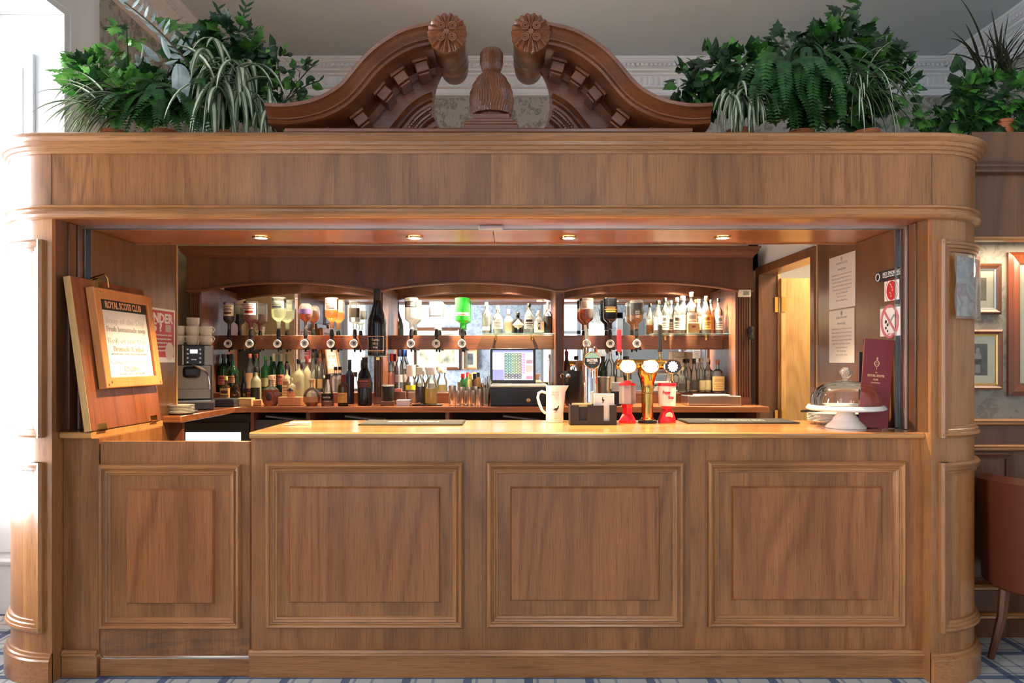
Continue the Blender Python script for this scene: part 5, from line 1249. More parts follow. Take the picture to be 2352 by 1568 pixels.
for i, px in enumerate((1443, 1495, 1546)):
    lx = PX(px, by_-.08)-bx_; lz = PZ(841.5, by_-.08)-ZT
    Ml = Matrix.Translation((lx, -.056, lz)) @ Matrix.Rotation(PI/2, 4, 'X') @ Matrix.Diagonal((1, .80, 1, 1))
    MB().lathe([(.043, -.004), (.046, .004), (.046, .020), (.042, .024), (.040, .020), (.040, 0)], 36, M=Ml).done('lens_rim', brass if i < 2 else chrome, bt)
    if i < 2: MB().lathe([(0, .024), (.025, .023), (.041, .018), (.041, .0)], 36, M=Ml).done('lens', lens_g, bt)
    else:
        MB().lathe([(0, .019), (.041, .018), (.041, .0)], 36, M=Ml).done('lens', flat('dark lens face', (.05, .045, .04), .3), bt)
        m = MB(); pts = []
        for q in range(24): t = 2*PI*q/24; r = .029 if q % 2 else .022; pts.append((lx+r*.92*math.cos(t), lz+r*1.02*math.sin(t)))
        m.prism(pts, lambda u, v, q: (u, -.0755-q, v), 0, .001); m.done('lit_emblem', lens_g, bt, smooth=False)
    if i == 1:
        MB().box(lx-.034, lx+.034, -.0815, -.0802, lz-.007, lz+.006).done('name_band', emit('pale lens band', (.80, .80, .86), .9), bt)
        MB().text('BELHAVEN BEST', .006, lambda x, y, z: (lx+x, -.0818-z, lz+.003+y), w=.05, bold=.0002).box(lx-.038, lx-.032, -.0818, -.0790, lz-.006, lz+.006).box(lx+.032, lx+.038, -.0818, -.0790, lz-.006, lz+.006).done('lettering', greyink, bt)
    MB().tube([(lx, -.02, zb0+.008), (lx, -.06, zb0-.008), (lx, -.066, zb0-.055)], .0065, 10).done('spout', brass, bt)
for px, t0, t1, mat_, nm in ((1422, 756, 822, redp, 'red'), (1516, 745, 822, black, 'black')):
    lx = PX(px, by_)-bx_; z0, z1 = zb1-.004, PZ(t0, by_)-ZT
    MB().lathe([(.010, 0), (.010, .012), (.007, .018), (.007, .045), (.009, .05)], 14, (lx, 0, z0)).done('lever_stem', chrome if nm == 'red' else brass, bt)
    o = MB().box(lx-.011, lx+.011, -.008, .008, z0+.048, z1).done('tap_handle', mat_, bt, bevel=.005); o['label'] = nm+' tap handle'
# rubber mats
for px0, px1, y0, y1, lb in ((822, 1062, 977, 967, 'long black rubber bar mat left of the white jug'), (1580, 1838, 973, 964, 'long black rubber bar mat near the cake stand')):
    Y0 = atc(px0, y0)[1]; Y1 = atc(px0, y1)[1]; x0, x1 = PX(px0, Y0), PX(px1, Y0)
    T = thing('bar_mat', lb, 'mat', ((x0+x1)/2, (Y0+Y1)/2, ZT), group='black rubber bar mats on the counter')
    hw, hd = (x1-x0)/2, (Y1-Y0)/2
    MB().box(-hw, hw, -hd, hd, 0, .006).done('mat_body', blackm, T, bevel=.002)
    MB().box(-hw+.006, hw-.006, -hd+.006, hd-.006, .006, .0075).done('studded_face', flat('bar mat face', (.035, .035, .033), .85), T)
    MB().text('BELHAVEN' if px0 < 1000 else 'CALEDONIA', .06, lambda x, y, z: (x, y, .0077+z), w=hw*1.0, bold=.002).done('lettering', flat('worn mat print', (.5, .48, .42), .5), T)
lx, ly = atc(690, 975)
lf = thing('leaflet_pile', 'small pile of white leaflets at the left end of the counter', 'leaflets', (lx, ly, ZT), .12)
for i in range(3): MB().box(-.05, .05, -.03, .03, i*.0045, i*.0045+.004, Matrix.Rotation(.05*i, 4, 'Z')).done('leaflet', paper, lf)
MB().box(-.075, -.02, -.05, -.015, 0, .003).done('card', greyink, lf)
# cake stand
kx, ky = atc(1962, 986); ky += .085
cs = thing('cake_stand', 'white china cake stand on a stepped foot', 'cake stand', (kx, ky, ZT))
MB().lathe([(0, 0), (.091, 0), (.092, .006), (.086, .010), (.084, .014), (.062, .034), (.058, .040), (.056, .048), (.040, .066), (.038, .076), (.044, .083), (.165, .083), (.176, .088), (.178, .094), (.168, .108), (.164, .108), (.160, .100), (0, .099)], 56).done('stand_body', ceram, cs)
dm = thing('cake_dome', 'clear glass cake dome with a round knob covering the cake stand', 'glass dome', (kx, ky, ZT+.1005))
DR = .155
MB().lathe([(DR, 0), (DR+.002, .004), (DR, .030), (DR*.97, .055), (DR*.88, .082), (DR*.70, .105), (DR*.45, .118), (DR*.2, .123), (.022, .125)], 56).done('dome_glass', g_dome, dm)
MB().lathe([(.018, .123), (.014, .132), (.020, .140), (.0275, .154), (.0275, .166), (.020, .180), (.008, .186), (0, .187)], 28, mod=lambda r, t, z: r*(1+.03*math.cos(9*t)) if z > .136 else r).done('knob', glass('faceted glass knob', (.92, .88, .84), .03, body=.2, refl=1.6), dm)
# plates
qx, qy = PX(1930, .36), .40
for i in range(6):
    o = tag(MB().lathe([(0, 0), (.075, 0), (.080, .004), (.138, .019), (.140, .021), (.134, .022), (.078, .008), (0, .006)], 40).done('side_plate', ceram), 'white side plate, number of the pile beside the cake stand' if 0 else ('lowest' if i == 0 else ('topmost' if i == 5 else ('second', 'third', 'fourth', 'fifth')[i-1]+' from the bottom'))+' white plate of the pile behind the cake stand', 'plate', 'white plates piled behind the cake stand')
    o.location = (qx, qy, ZT+i*.0072)
fk = thing('cake_slice', 'dark handled cake slice lying across the pile of plates', 'cake slice', (qx-.03, qy-.02, ZT+.066))
MB().tube([(-.16, -.01, 0), (-.10, 0, .002), (-.02, .02, .003)], [.006, .008, .005], 10).done('handle', black, fk); MB().box(-.02, .09, .0, .045, .0, .003).done('blade', steel, fk)
tg = thing('cake_tongs', 'short steel tongs lying on the pile of plates', 'tongs', (qx-.07, qy+.02, ZT+.070))
MB().tube([(-.04, 0, .008), (.06, .02, .004)], .004).tube([(-.04, .008, .012), (.06, .035, .008)], .004).lathe([(0, 0), (.016, .002), (.016, .014), (0, .016)], 12, (-.04, .004, 0)).done('tongs_body', cmat((60, 34, 24)), tg)
# menus
def menu(x, y, rz, lean, label, front=True, mat_=burg, hh=.42, w_=.16):
    T = thing('menu_folder', label, 'menu', (x, y, ZT), (lean[0], lean[1], rz), group='tall menu folders by the right jamb')
    MB().box(-w_/2, w_/2, 0, .006, 0, hh).done('cover', mat_, T, bevel=.002); MB().box(-w_/2+.004, w_/2-.002, .0062, .010, .003, hh-.003).done('pages', paper, T)
    return T
T = menu(1.700, .165, -.12, (-.03, .085), 'upright burgundy menu folder with a gold crest in front of the no smoking notice', w_=.135)
mfn = lambda dz: (lambda x, y, z: (x-.005, -.0006-z, dz+y))
m = MB()
m.tube([(-.005+.010*math.cos(a*PI/8), -.001, .305+.014*math.sin(a*PI/8)) for a in range(17)], .0018, 6)
m.tube([(-.005+.005*math.cos(a*PI/6), -.001, .305+.007*math.sin(a*PI/6)) for a in range(13)], .0012, 5)
m.box(-.007, -.003, -.0015, 0, .320, .336).box(-.010, 0, -.0015, 0, .327, .330).box(-.006, -.004, -.0015, 0, .276, .290)
m.done('crest', gold, T)
MB().text('THE', .009, mfn(.262), w=.010, bold=.0003).text('ROYAL SCOTS', .015, mfn(.247), w=.075, bold=.0007).text('CLUB', .011, mfn(.229), w=.022, bold=.0005).text('EDINBURGH', .007, mfn(.214), w=.040, bold=.0002).done('lettering', gold, T)
menu(1.742, .235, -.10, (-.03, .045), 'dark wine-red menu folder nearest the right jamb', mat_=flat('dark wine cover', srgb(70, 20, 26), .4), w_=.13)
menu(1.752, .275, -.08, (-.03, .02), 'black menu folder behind the burgundy ones', mat_=flat('black folder cover', (.015, .012, .014), .3), hh=.36, w_=.13)
cf = thing('cake_fork', 'small steel fork lying tines forward by the right jamb', 'fork', (PX(2040, .05), .05, ZT))
m = MB()
for i in range(4): m.tube([(-.012+i*.008, .02, .004), (-.012+i*.008, -.012, .006), (-.012+i*.008, -.030, .013)], [.0022, .002, .0012], 6)
m.box(-.015, .015, .02, .028, .002, .006).tube([(0, .028, .004), (0, .14, .005)], .003).done('fork_body', steel, cf)

# ================================================================ NOTICES ON THE SIDE PANELS AND COLUMN
def on_right(x_off=0.0):                                              # u = distance along +Y reversed so text reads left to right
    return lambda u0, v0: (lambda x, y, z: (XR-.004-z-x_off, u0-x, v0+y))
def notice(px0, px1, pyt, pyb, label, mat_=lampaper, name='paper_notice', cat='notice', group=None, dz=0):
    """flat sheet on the right side panel between two pixel columns (heights read at px1)"""
    XW = XR-.0135; ya = XW*F/(px0-1176)+CY; yb = XW*F/(px1-1176)+CY
    zt = PZ(pyt, yb); zb = PZ(pyb, yb)
    T = thing(name, label, cat, (XR-.0135, (ya+yb)/2, (zt+zb)/2), group=group)
    hw, hh = (ya-yb)/2, (zt-zb)/2
    MB().box(-.0012, 0, -hw, hw, -hh, hh).done('sheet', mat_, T)
    return T, hw, hh
def rf(dz, dy=0): return lambda x, y, z: (-.0014-z, dy-x, dz+y)
GN = 'pinned sheets on the right side panel'
for px0, px1, a, b, lb, nl in ((1905, 1965, 575, 702, 'upper of the two pale typed sheets pinned on the right side panel', 8), (1905, 1963, 706, 833, 'lower of the two pale typed sheets pinned on the right side panel', 9)):
    T, hw, hh = notice(px0, px1, a, b, lb, group=GN)
    MB().text('ROYAL SCOTS CLUB', .016, rf(hh*.70), w=.13).done('heading', greyink, T)
    MB().text('Opening Hours' if nl == 8 else 'Membership', .018, rf(hh*.48), w=.10).done('subheading', greyink, T)
    MB().lathe([(.010, 0), (.012, .001), (.008, .002)], 16, M=Matrix.Translation((-.0012, 0, hh*.86)) @ Matrix.Rotation(-PI/2, 4, 'Y')).done('crest', greyink, T)
    lines = ['Breakfast is served from seven', 'Bar lunches twelve until two', 'Dinner from six until nine', 'Afternoon tea by arrangement', 'Members and their guests', 'are most welcome', 'The Secretary', 'Abercromby Place'][:nl]
    m = MB()
    for i, ln in enumerate(lines): m.text(ln, .014, rf(hh*.28-i*hh*.14), w=min(.24, .009*len(ln)))
    m.done('typed_text', flat('faint typed print', (.44, .41, .39), .6), T)
T, hw, hh = notice(2013, 2070, 612, 638, 'narrow black notice with white lines above the round red sticker', black, 'black_notice')
m = MB().text('NO SMOKING', .026, rf(hh*.3, -.03), w=.16).text('It is against the law to smoke', .012, rf(-hh*.2, -.03), w=.16).tube([(-.0016, .10+.018*math.cos(a*PI/8), .018*math.sin(a*PI/8)) for a in range(17)], .0022, 5)
m.done('lettering', paper, T)
T, hw, hh = notice(2032, 2066, 640, 687, 'white square sticker with a round red emblem', paper, 'round_emblem_sticker', 'sticker')
Mr = Matrix.Rotation(-PI/2, 4, 'Y')
MB().lathe([(0, .0022), (hw*.68, .0022), (hw*.68, .001)], 32, M=Mr).tube([(-.0016, hw*.86*math.cos(a*PI/12), hw*.86*math.sin(a*PI/12)) for a in range(25)], .0012, 5).done('red_disc', redprint, T)
m = MB()
for a in range(5): m.tube([(-.0026, .010*math.cos(a*1.2)*(.5+a*.2), -.030+a*.014), (-.0026, .016*math.sin(a*2.1), -.022+a*.014)], .003, 5)
m.done('figure_print', peach, T)
T, hw, hh = notice(2022, 2069, 703, 770, 'white no smoking sign with a pink barred circle and cigarette', paper, 'no_smoking_sign', 'sign')
pk_ = flat('faded red print', srgb(200, 110, 116), .5)
R_ = hw*.80; m = MB().tube([(-.002, R_*math.cos(a*PI/16), R_*math.sin(a*PI/16)+hh*.04) for a in range(33)], .0065, 8)
m.tube([(-.0022, R_*.7, R_*.7+hh*.04), (-.0022, -R_*.7, -R_*.7+hh*.04)], .0055, 8); m.done('barred_circle', pk_, T)
m = MB().tube([(-.0022, R_*.15, -.01), (-.0022, -R_*.55, R_*.42)], .0050, 6); m.done('cigarette', greyink, T)
m = MB()
for i in range(4): m.lathe([(0, .002), (.009-.001*i, .0015), (.009-.001*i, 0)], 10, M=Matrix.Translation((-.001, R_*(.5-.22*(i % 2)), -R_*(.1+.2*i)+.01)) @ Mr)
m.done('ash_print', ink, T)
MB().text('NO SMOKING', .016, rf(-hh*.88), w=hw*1.3).done('lettering', pk_, T)
MB().box(.0, .001, -hw, hw, hh+.001, hh+.012).done('tape', glass('sticky tape', (.9, .85, .75), .2, body=.3), T)
wc = thing('white_card', 'narrow white card standing behind the burgundy menu', 'card', (1.80, .45, ZT), (0, 0, 0))
MB().box(-.002, .002, -.03, .05, 0, .20).done('card', paper, wc)
# age notice on the left panel
ya, yb = .70, 1.062
T = thing('age_notice', 'red and white notice asking customers under twenty-five for proof of age', 'poster', (XL+.0130, (ya+yb)/2, (PZ(712, yb)+PZ(833, yb))/2))
hw = (yb-ya)/2; hh = (PZ(714, yb)-PZ(833, yb))/2
lf2 = lambda dz, dy=0: (lambda x, y, z: (.0016+z, dy+x, dz+y))
MB().box(0, .0010, -hw, hw, -hh, hh).done('sheet', paper, T)
MB().box(.001, .0015, -hw+.014, hw-.014, -hh+.03, hh-.012).done('red_ground', flat('wine red print', srgb(190, 44, 60), .4), T)
m = MB().text('UNDER', .075, lf2(hh*.62), w=.30, bold=.003).text('25 ?', .065, lf2(hh*.28, -.06), w=.16, bold=.003)
for i in range(5): m.text('Please be prepared to show', .016, lf2(hh*.02-i*.022, .01), w=.26-.02*(i % 2), bold=.0006)
m.done('lettering', paper, T)
MB().box(.0016, .002, .06, .13, hh*.14, hh*.42).done('card_picture', cmat((190, 170, 160)), T)
MB().lathe([(0, .003), (.052, .003), (.052, .001)], 28, M=Matrix.Translation((0, .11, -hh*.58)) @ Matrix.Rotation(PI/2, 4, 'Y')).done('round_badge', cmat((226, 206, 200)), T)
MB().text('25', .055, lf2(-hh*.60, .115), w=.06, bold=.002).done('badge_number', cmat((200, 120, 110)), T)
# laminated sheet on the round of the right column
T = thing('laminated_sheet', 'translucent plastic sleeve with a faded picture taped round the right column', 'notice', (XR+.2, YF, 1.75))
def colarc(off, t0, t1, z0, z1, n=14, wav=0):
    rows = []
    for i in range(n+1):
        t = t0+(t1-t0)*i/n
        rows.append([(XR+math.sin(t)*(RR+off+wav*math.sin(z*40)*(1-i/n)), YC-math.cos(t)*(RR+off+wav*math.sin(z*40)*(1-i/n)), z) for z in [z0+(z1-z0)*j/10 for j in range(11)]])
    return rows
m = MB(); m.grid(colarc(.020, .27, 1.30, 1.600, 1.885, wav=.004)); m.done('sleeve', glass('clouded plastic sleeve', (.93, .94, .95), .1, body=.22), T, world=True)
g = G('faded landscape print'); n_ = g.n('TexNoise', Vector=g.obj(), Scale=14., Detail=3.).outputs[0]
g.p(Base_Color=g.ramp(n_, [(.35, srgb(170, 176, 186)), (.5, srgb(206, 204, 202)), (.58, srgb(172, 140, 132)), (.72, srgb(212, 212, 214))]), Roughness=.4)
m = MB(); m.grid(colarc(.015, .31, 1.27, 1.612, 1.872)); m.done('print', g.m, T, world=True)

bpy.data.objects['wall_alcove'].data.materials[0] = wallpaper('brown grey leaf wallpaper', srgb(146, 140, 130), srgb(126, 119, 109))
# pictures on the alcove wall
def picture(px0, px1, py0, py1, Y, label, fm, mount, photo, fw=.028, mw=.05, second=None, group=None, name='framed_photograph', cat='picture'):
    x0, x1, z0, z1 = PX(px0, Y), PX(px1, Y), PZ(py1, Y), PZ(py0, Y)
    T = thing(name, label, cat, ((x0+x1)/2, Y, (z0+z1)/2), group=group)
    a, b = (x1-x0)/2, (z1-z0)/2
    MB().frame(-a, a, -b, b, [(0, -.0), (0, .016), (fw*.4, .024), (fw*.8, .016), (fw, .014), (fw, 0)], fn=lambda u, v, q: (u, -q, v)).done('frame', fm, T)
    if second: MB().frame(-a+fw, a-fw, -b+fw, b-fw, [(0, 0), (0, .012), (.008, .010), (.008, 0)], fn=lambda u, v, q: (u, -q, v)).done('inner_slip', second, T)
    MB().box(-a+fw*.9, a-fw*.9, -.004, 0, -b+fw*.9, b-fw*.9).done('mount', mount, T)
    MB().box(-a+fw+mw, a-fw-mw, -.005, -.004, -b+fw+mw, b-fw-mw).done('photograph', photo, T)
    MB().box(-a+fw*.9, a-fw*.9, -.009, -.0085, -b+fw*.9, b-fw*.9).done('glazing', glass('picture glazing', (1, 1, 1), .01, refl=.8), T)
    return T, a, b
mountm = flat('cream picture mount', srgb(222, 214, 186), .7)
def photo_mat(name, a, b, sc=9.):
    g = G(name); n = g.n('TexNoise', Vector=g.obj(), Scale=sc, Detail=4.).outputs[0]; g.p(Base_Color=g.ramp(n, [(.35, a), (.65, b)]), Roughness=.5); return g.m
sepia = photo_mat('sepia photograph', srgb(96, 86, 66), srgb(150, 140, 112)); bwph = photo_mat('black and white photograph', srgb(50, 46, 46), srgb(96, 90, 86))
def soldier(T, h, c1, c2):
    MB().lathe([(0, -h*.5), (h*.10, -h*.48), (h*.08, -h*.1), (h*.14, 0), (h*.12, .20*h), (h*.05, .26*h), (h*.07, .32*h), (h*.06, .40*h), (0, .44*h)], 12, M=Matrix.Translation((0, -.0052, 0)) @ Matrix.Diagonal((1, .02, 1, 1))).done('figure_print', cmat(c1), T)
    MB().box(-h*.13, h*.13, -.0066, -.0060, -h*.18, h*.02).done('kilt_print', cmat(c2), T)
T, a, b = picture(2193, 2296, 606, 722, PY-.001, 'small framed sepia photograph of a standing soldier, upper one by the right column', W_dark, mountm, sepia, .026, .045, alu, 'small military photographs on the alcove wall'); soldier(T, .12, (80, 70, 52), (104, 94, 72))
T, a, b = picture(2190, 2299, 757, 894, PY-.001, 'small framed black and white photograph of a kilted soldier, lower one by the right column', wood('picture frame oak', srgb(150, 90, 56), srgb(104, 58, 36), OP, 'Z', board=3.), mountm, bwph, .024, .048, brass, 'small military photographs on the alcove wall'); soldier(T, .14, (150, 144, 138), (40, 36, 36))
T, a, b = picture(2312, 2560, 580, 908, PY-.001, 'large picture in a deep reddish wooden frame cut off by the right edge', wood('deep red picture frame', srgb(150, 74, 36), srgb(100, 44, 22), OP, 'Z', board=3., coat=.6), mountm, sepia, .055, .10, W_dark, None, 'large_framed_picture')
# wooden canopy over the alcove with its lamp
al = thing('alcove_canopy', 'panelled oak canopy over the alcove right of the bar', 'canopy', (2.8, .35, 2.0))
AY = .22; az0, az1 = PZ(550, AY), PZ(303, AY)
W_al = wood('alcove canopy oak', srgb(126, 80, 48), srgb(84, 50, 30), OP, 'Z', board=.35)
MB().box(2.20, 3.77, AY, AY+.02, az0, az1).done('fascia', W_al, al, world=True)
MB().box(2.20, 3.77, AY+.02, PY+.1, az1-.06, az1-.03).done('top_board', W_al, al, world=True)
for z, mt_ in ((PZ(402, AY), W_dark), (PZ(388, AY)-.004, W_dark)): MB().sweep([((2.20, AY, z), (0, -1, 0), (0, 0, 1)), ((3.77, AY, z), (0, -1, 0), (0, 0, 1))], dr).done('moulding', mt_, al, world=True)
MB().box(2.20, 3.77, AY-.008, AY+.05, az0-.004, az0+.014).done('lower_edge', wood('lit canopy edge', srgb(210, 150, 78), srgb(160, 104, 48), OP, 'X', board=3.), al, world=True, bevel=.003)  # paler oak than the fascia; lamplight along this edge is in the colour
pl_ = thing('picture_light', 'warm strip lamp under the alcove canopy above the pictures', 'light', (2.85, AY+.10, az0+.02))
MB().box(-.5, .5, -.02, .02, 0, .03).done('housing', brass, pl_); MB().box(-.48, .48, -.015, .015, -.004, 0).done('tube', emit('warm strip lamp', (1, .84, .58), 8), pl_)
lamp('alcove_light', 'AREA', (2.85, AY+.10, az0-.02), (.25, 0, 0), 6.5, (1, .82, .56), shape='RECTANGLE', size=1.1, size_y=.05)

# leather tub chair at the right edge
ch = thing('tub_chair', 'red-brown leather tub chair at the right edge of the photograph', 'chair', (2.56, .10, 0), (0, 0, .35))
def shell(r0, r1, z0f, z1f, a0, a1, n=40):
    rows = []
    for i in range(n+1):
        t = a0+(a1-a0)*i/n; z1 = z1f(t); rows.append([(r0*math.cos(t), r0*math.sin(t), z0f), (r0*1.04*math.cos(t), r0*1.04*math.sin(t), (z0f+z1)/2), (r0*1.06*math.cos(t), r0*1.06*math.sin(t), z1-.02), ((r0+r1)/2*1.06*math.cos(t), (r0+r1)/2*1.06*math.sin(t), z1+.006), (r1*1.04*math.cos(t), r1*1.04*math.sin(t), z1-.02), (r1*math.cos(t), r1*math.sin(t), (z0f+z1)/2), (r1*math.cos(t), r1*math.sin(t), z0f)])
    return rows
m = MB(); R = m.grid(shell(.33, .27, .38, lambda t: .885-.10*(abs(t-PI)/2.2)**2, PI-2.2, PI+2.2), cv=True); m.cap(R[0]); m.cap(R[-1][::-1]); m.done('curved_back', leather, ch)
MB().lathe([(0, .36), (.30, .36), (.325, .38), (.325, .41), (0, .41)], 40).done('seat_base', leather, ch)
MB().lathe([(0, .41), (.255, .41), (.268, .43), (.265, .48), (.24, .50), (0, .51)], 36).done('seat_cushion', flat('seat leather', srgb(104, 48, 30), .35), ch)
for a in range(4):
    t = PI/4+a*PI/2+.1; c, s_ = math.cos(t), math.sin(t)
    MB().tube([(.24*c, .24*s_, .37), (.255*c, .255*s_, .2), (.30*c, .30*s_, 0)], [.026, .022, .015], 8).done('leg', wood('chair leg wood', srgb(120, 72, 46), srgb(84, 46, 28), OP, 'Z', board=3.), ch)

# coffee machine, cups and saucers on the left return
cm = thing('coffee_machine', 'dark-cased automatic coffee machine with a steel front and lit display', 'coffee machine', (-2.115, 1.55, ZK), (0, 0, .36))
wst = flat('warm brushed steel', (.30, .25, .19), .42, 1)
MB().box(-.125, .125, 0, .30, .055, .420).box(-.14, .14, -.16, .30, 0, .053).done('casing', charc, cm, bevel=.008)
MB().box(-.085, .115, -.008, 0, .065, .285).done('steel_front', wst, cm, bevel=.002)
MB().box(-.083, .113, -.0095, -.008, .128, .131).done('front_seam', charc, cm)
MB().box(-.14, .14, -.166, -.16, .046, .055).done('tray_edge', wst, cm)
MB().box(-.09, .12, -.14, -.02, .053, .058).done('drip_grid', alu, cm)
MB().box(-.045, .075, -.03, 0, .290, .415).done('control_panel', black, cm, bevel=.004)
MB().box(-.055, -.047, -.03, 0, .290, .415).done('chrome_strip', chrome, cm)
MB().box(-.008, .037, -.0315, -.03, .365, .390).done('display', emit('lit display', (.75, .80, 1.), 1.6), cm)
for s_ in (-1, 1):
    for j in range(4): MB().lathe([(0, .004), (.0065, .003), (.0065, 0)], 12, M=Matrix.Translation((.0145+s_*.038, -.03, .306+j*.028)) @ Matrix.Rotation(PI/2, 4, 'X')).done('button', alu, cm)
MB().text('aroma', .016, lambda x, y, z: (.0145+x, -.0312-z, .325+y), w=.032, bold=.0005).done('lettering', alu, cm)
MB().box(.078, .125, -.006, 0, .288, .415).done('side_plate', wst, cm)
MB().box(-.05, .055, -.10, -.008, .205, .280).done('spout_housing', black, cm, bevel=.02)
MB().lathe([(0, 0), (.045, .003), (.050, .01), (0, .018)], 24, M=Matrix.Translation((.045, -.075, .265)) @ Matrix.Rotation(.45, 4, 'Y') @ Matrix.Diagonal((1, .6, 1, 1))).done('spout_cover', alu, cm)
MB().tube([(.085, -.075, .25), (.105, -.085, .225), (.112, -.09, .17), (.115, -.09, .13)], .005).done('milk_pipe', chrome, cm)
kt = tag(MB().box(-.09, .07, -.07, .07, 0, .050).box(-.085, .065, -.065, .065, .05, .056).done('knock_box', charc, bevel=.006), 'flat dark knock-out box standing between the coffee machine and the pale wooden box', 'box'); kt.location = (-1.975, 1.80, ZK)
Gc = 'cream coffee cups stacked on the coffee machine'
cupm = flat('cream coffee cup china', (.80, .74, .62), .15)
m_c = MB().lathe([(0, 0), (.030, 0), (.036, .006), (.041, .030), (.042, .062), (.0395, .062), (.038, .030), (.033, .010), (0, .008)], 28)
cup_me = m_c.done('coffee_cup', cupm)
hm = MB().tube([(.038, 0, .052), (.055, 0, .054), (.062, 0, .040), (.052, 0, .022), (.034, 0, .020)], .0045, 8).done('handle', cupm, cup_me)
cbz = ZK+.4215; Mcm = Matrix.Translation((-2.115, 1.55, 0)) @ Matrix.Rotation(.36, 4, 'Z')
sp_ = [(-.085, .15, 0, 'lower cup of the left pile in the back row'), (-.085, .055, 0, 'lower cup, second from left on the coffee machine'), (.0, .055, 0, 'lower cup, third from left on the coffee machine'), (.085, .055, 0, 'lower cup at the right end on the coffee machine, handle showing'),
       (-.085, .055, 1, 'upper cup, second from left on the coffee machine'), (.0, .055, 1, 'upper cup, third from left on the coffee machine'), (.085, .055, 1, 'upper cup at the right end on the coffee machine, handle showing'), (-.085, .15, 1, 'upper cup of the left pile in the back row'),
       (.0, .15, 2, 'topmost cup in the back row on the coffee machine'), (.0, .15, 1, 'middle cup of the back pile on the coffee machine'), (.0, .15, 0, 'bottom cup of the back pile on the coffee machine')]
for i, (dx, dy, lv, lb) in enumerate(sp_):
    if i == 0: c, h_ = cup_me, hm
    else:
        c = cup_me.copy(); COL.objects.link(c); h_ = hm.copy(); COL.objects.link(h_); h_.parent = c
    tag(c, 'cream coffee cup, '+lb, 'cup', Gc); c.location = Mcm @ Vector((dx, dy, cbz+lv*.0625)); c.rotation_euler = (0, 0, (-.15 if dx > 0 else -1.9-.3*i))
for i in range(6):
    o = tag(MB().lathe([(0, 0), (.045, 0), (.078, .012), (.078, .014), (.045, .004), (0, .004)], 32).done('saucer', cupm), ('lowest', 'second lowest', 'third lowest', 'third highest', 'second highest', 'topmost')[i]+' cream saucer of the pile below the coffee machine', 'saucer', 'cream saucers piled before the coffee machine')
    o.location = (PX(404, .99), .99+.06, ZK+i*.0085)
tk = thing('tea_towel', 'folded grey-blue cloth lying on the coffee machine tray edge', 'cloth', (-2.00, 1.16, ZK))
MB().box(-.06, .07, -.04, .06, 0, .016).done('folds', flat('slate cloth', (.10, .12, .17), .8), tk, bevel=.006)

# ================================================================ THE ROOM BEHIND THE CAMERA, SEEN IN THE MIRRORS
def rpic(pc, pw, pt, pb, label, fm, ph_, fw, mw):
    k2 = (2*2.35-YR-CY)/F; x = (pc-1176)*k2; wd = pw*k2/2; z1, z0 = H+(830-pt)*k2, H+(830-pb)*k2
    T = thing('framed_engraving', label, 'picture', (x, YR+.002, (z0+z1)/2)); b = (z1-z0)/2
    fn2 = lambda u, v, q: (u, q, v)
    MB().frame(-wd, wd, -b, b, [(0, 0), (0, .025), (fw*.5, .035), (fw, .018), (fw, 0)], fn=fn2).done('frame', fm, T)
    MB().box(-wd+fw*.9, wd-fw*.9, 0, .006, -b+fw*.9, b-fw*.9).done('mount', mountm, T)
    MB().box(-wd+fw+mw, wd-fw-mw, .006, .008, -b+fw+mw, b-fw-mw).done('print', ph_, T)
rpic(1003, 110, 752, 850, 'large brown framed battle engraving seen in the middle mirror', W_back, photo_mat('battle engraving', srgb(120, 116, 96), srgb(214, 208, 176), 7.), .055, .06)
rpic(1080, 34, 801, 848, 'small oak framed print beside the engraving, seen in the middle mirror', W_pine, photo_mat('blue print', srgb(60, 76, 96), srgb(130, 130, 120)), .03, .05)
wlp = thing('wall_lamp', 'lit cream shaded wall lamp seen in the right-hand mirror', 'lamp', (PX(1368, 9.3), YR+.002, 1.86))
MB().lathe([(.17, 0), (.10, .24), (.098, .24), (.168, 0)], 32, (0, .20, -.05)).done('lamp_shade', emit('lit cream shade', (1, .88, .66), 2.2), wlp)
MB().tube([(0, 0, -.02), (0, .12, -.06), (0, .20, -.02), (0, .20, .05)], .010).lathe([(.05, 0), (.05, .015), (0, .02)], 20, M=Matrix.Rotation(-PI/2, 4, 'X')).done('bracket', brass, wlp)
m = MB().box(1.9, 2.9, YR, YR+.03, 0, 2.15); dd = struct('door_2', m, flat('grey painted door', (.42, .43, .44), .4))
MB().box(1.8, 1.9, YR, YR+.05, 0, 2.25).box(2.9, 3.0, YR, YR+.05, 0, 2.25).box(1.8, 3.0, YR, YR+.05, 2.15, 2.25).done('door_casing', white, dd)
MB().lathe([(0, 0), (.03, .01), (.03, .03), (0, .04)], 16, M=Matrix.Translation((2.0, YR+.03, 1.0)) @ Matrix.Rotation(-PI/2, 4, 'X')).done('door_knob', brass, dd)
# ================================================================ PLANTS
def leafpoly(m, base, tip_dir, nrm, size, shape, fold=.18, mi=0, curl=.0):
    """flat lobed leaf; shape = list of (t along, half width) outline or lobes"""
    d = tip_dir.normalized(); n = nrm-d*nrm.dot(d)
    if n.length < 1e-3: n = Vector((0, 0, 1))-d*d.z
    n.normalize(); s = d.cross(n)
    m.mi = mi
    def P(u, v): return base+d*(u*size)+s*(v*size)+n*(-abs(v)*fold*size-curl*u*u*size)
    mid = [m.V(*P(u, 0)) for u in (0, .35, .7, 1)]
    for sg in (1, -1):
        o = [m.V(*P(u, v*sg)) for u, v in shape]
        k = len(o)//3
        # fan pieces along the midrib
        segs = [(mid[0], mid[1], o[:k+1]), (mid[1], mid[2], o[k:2*k+1]), (mid[2], mid[3], o[2*k:])]
        for a, b, oo in segs:
            f = [a]+oo+([b] if oo[-1] is not b else [])
            m.face(f if sg > 0 else f[::-1])
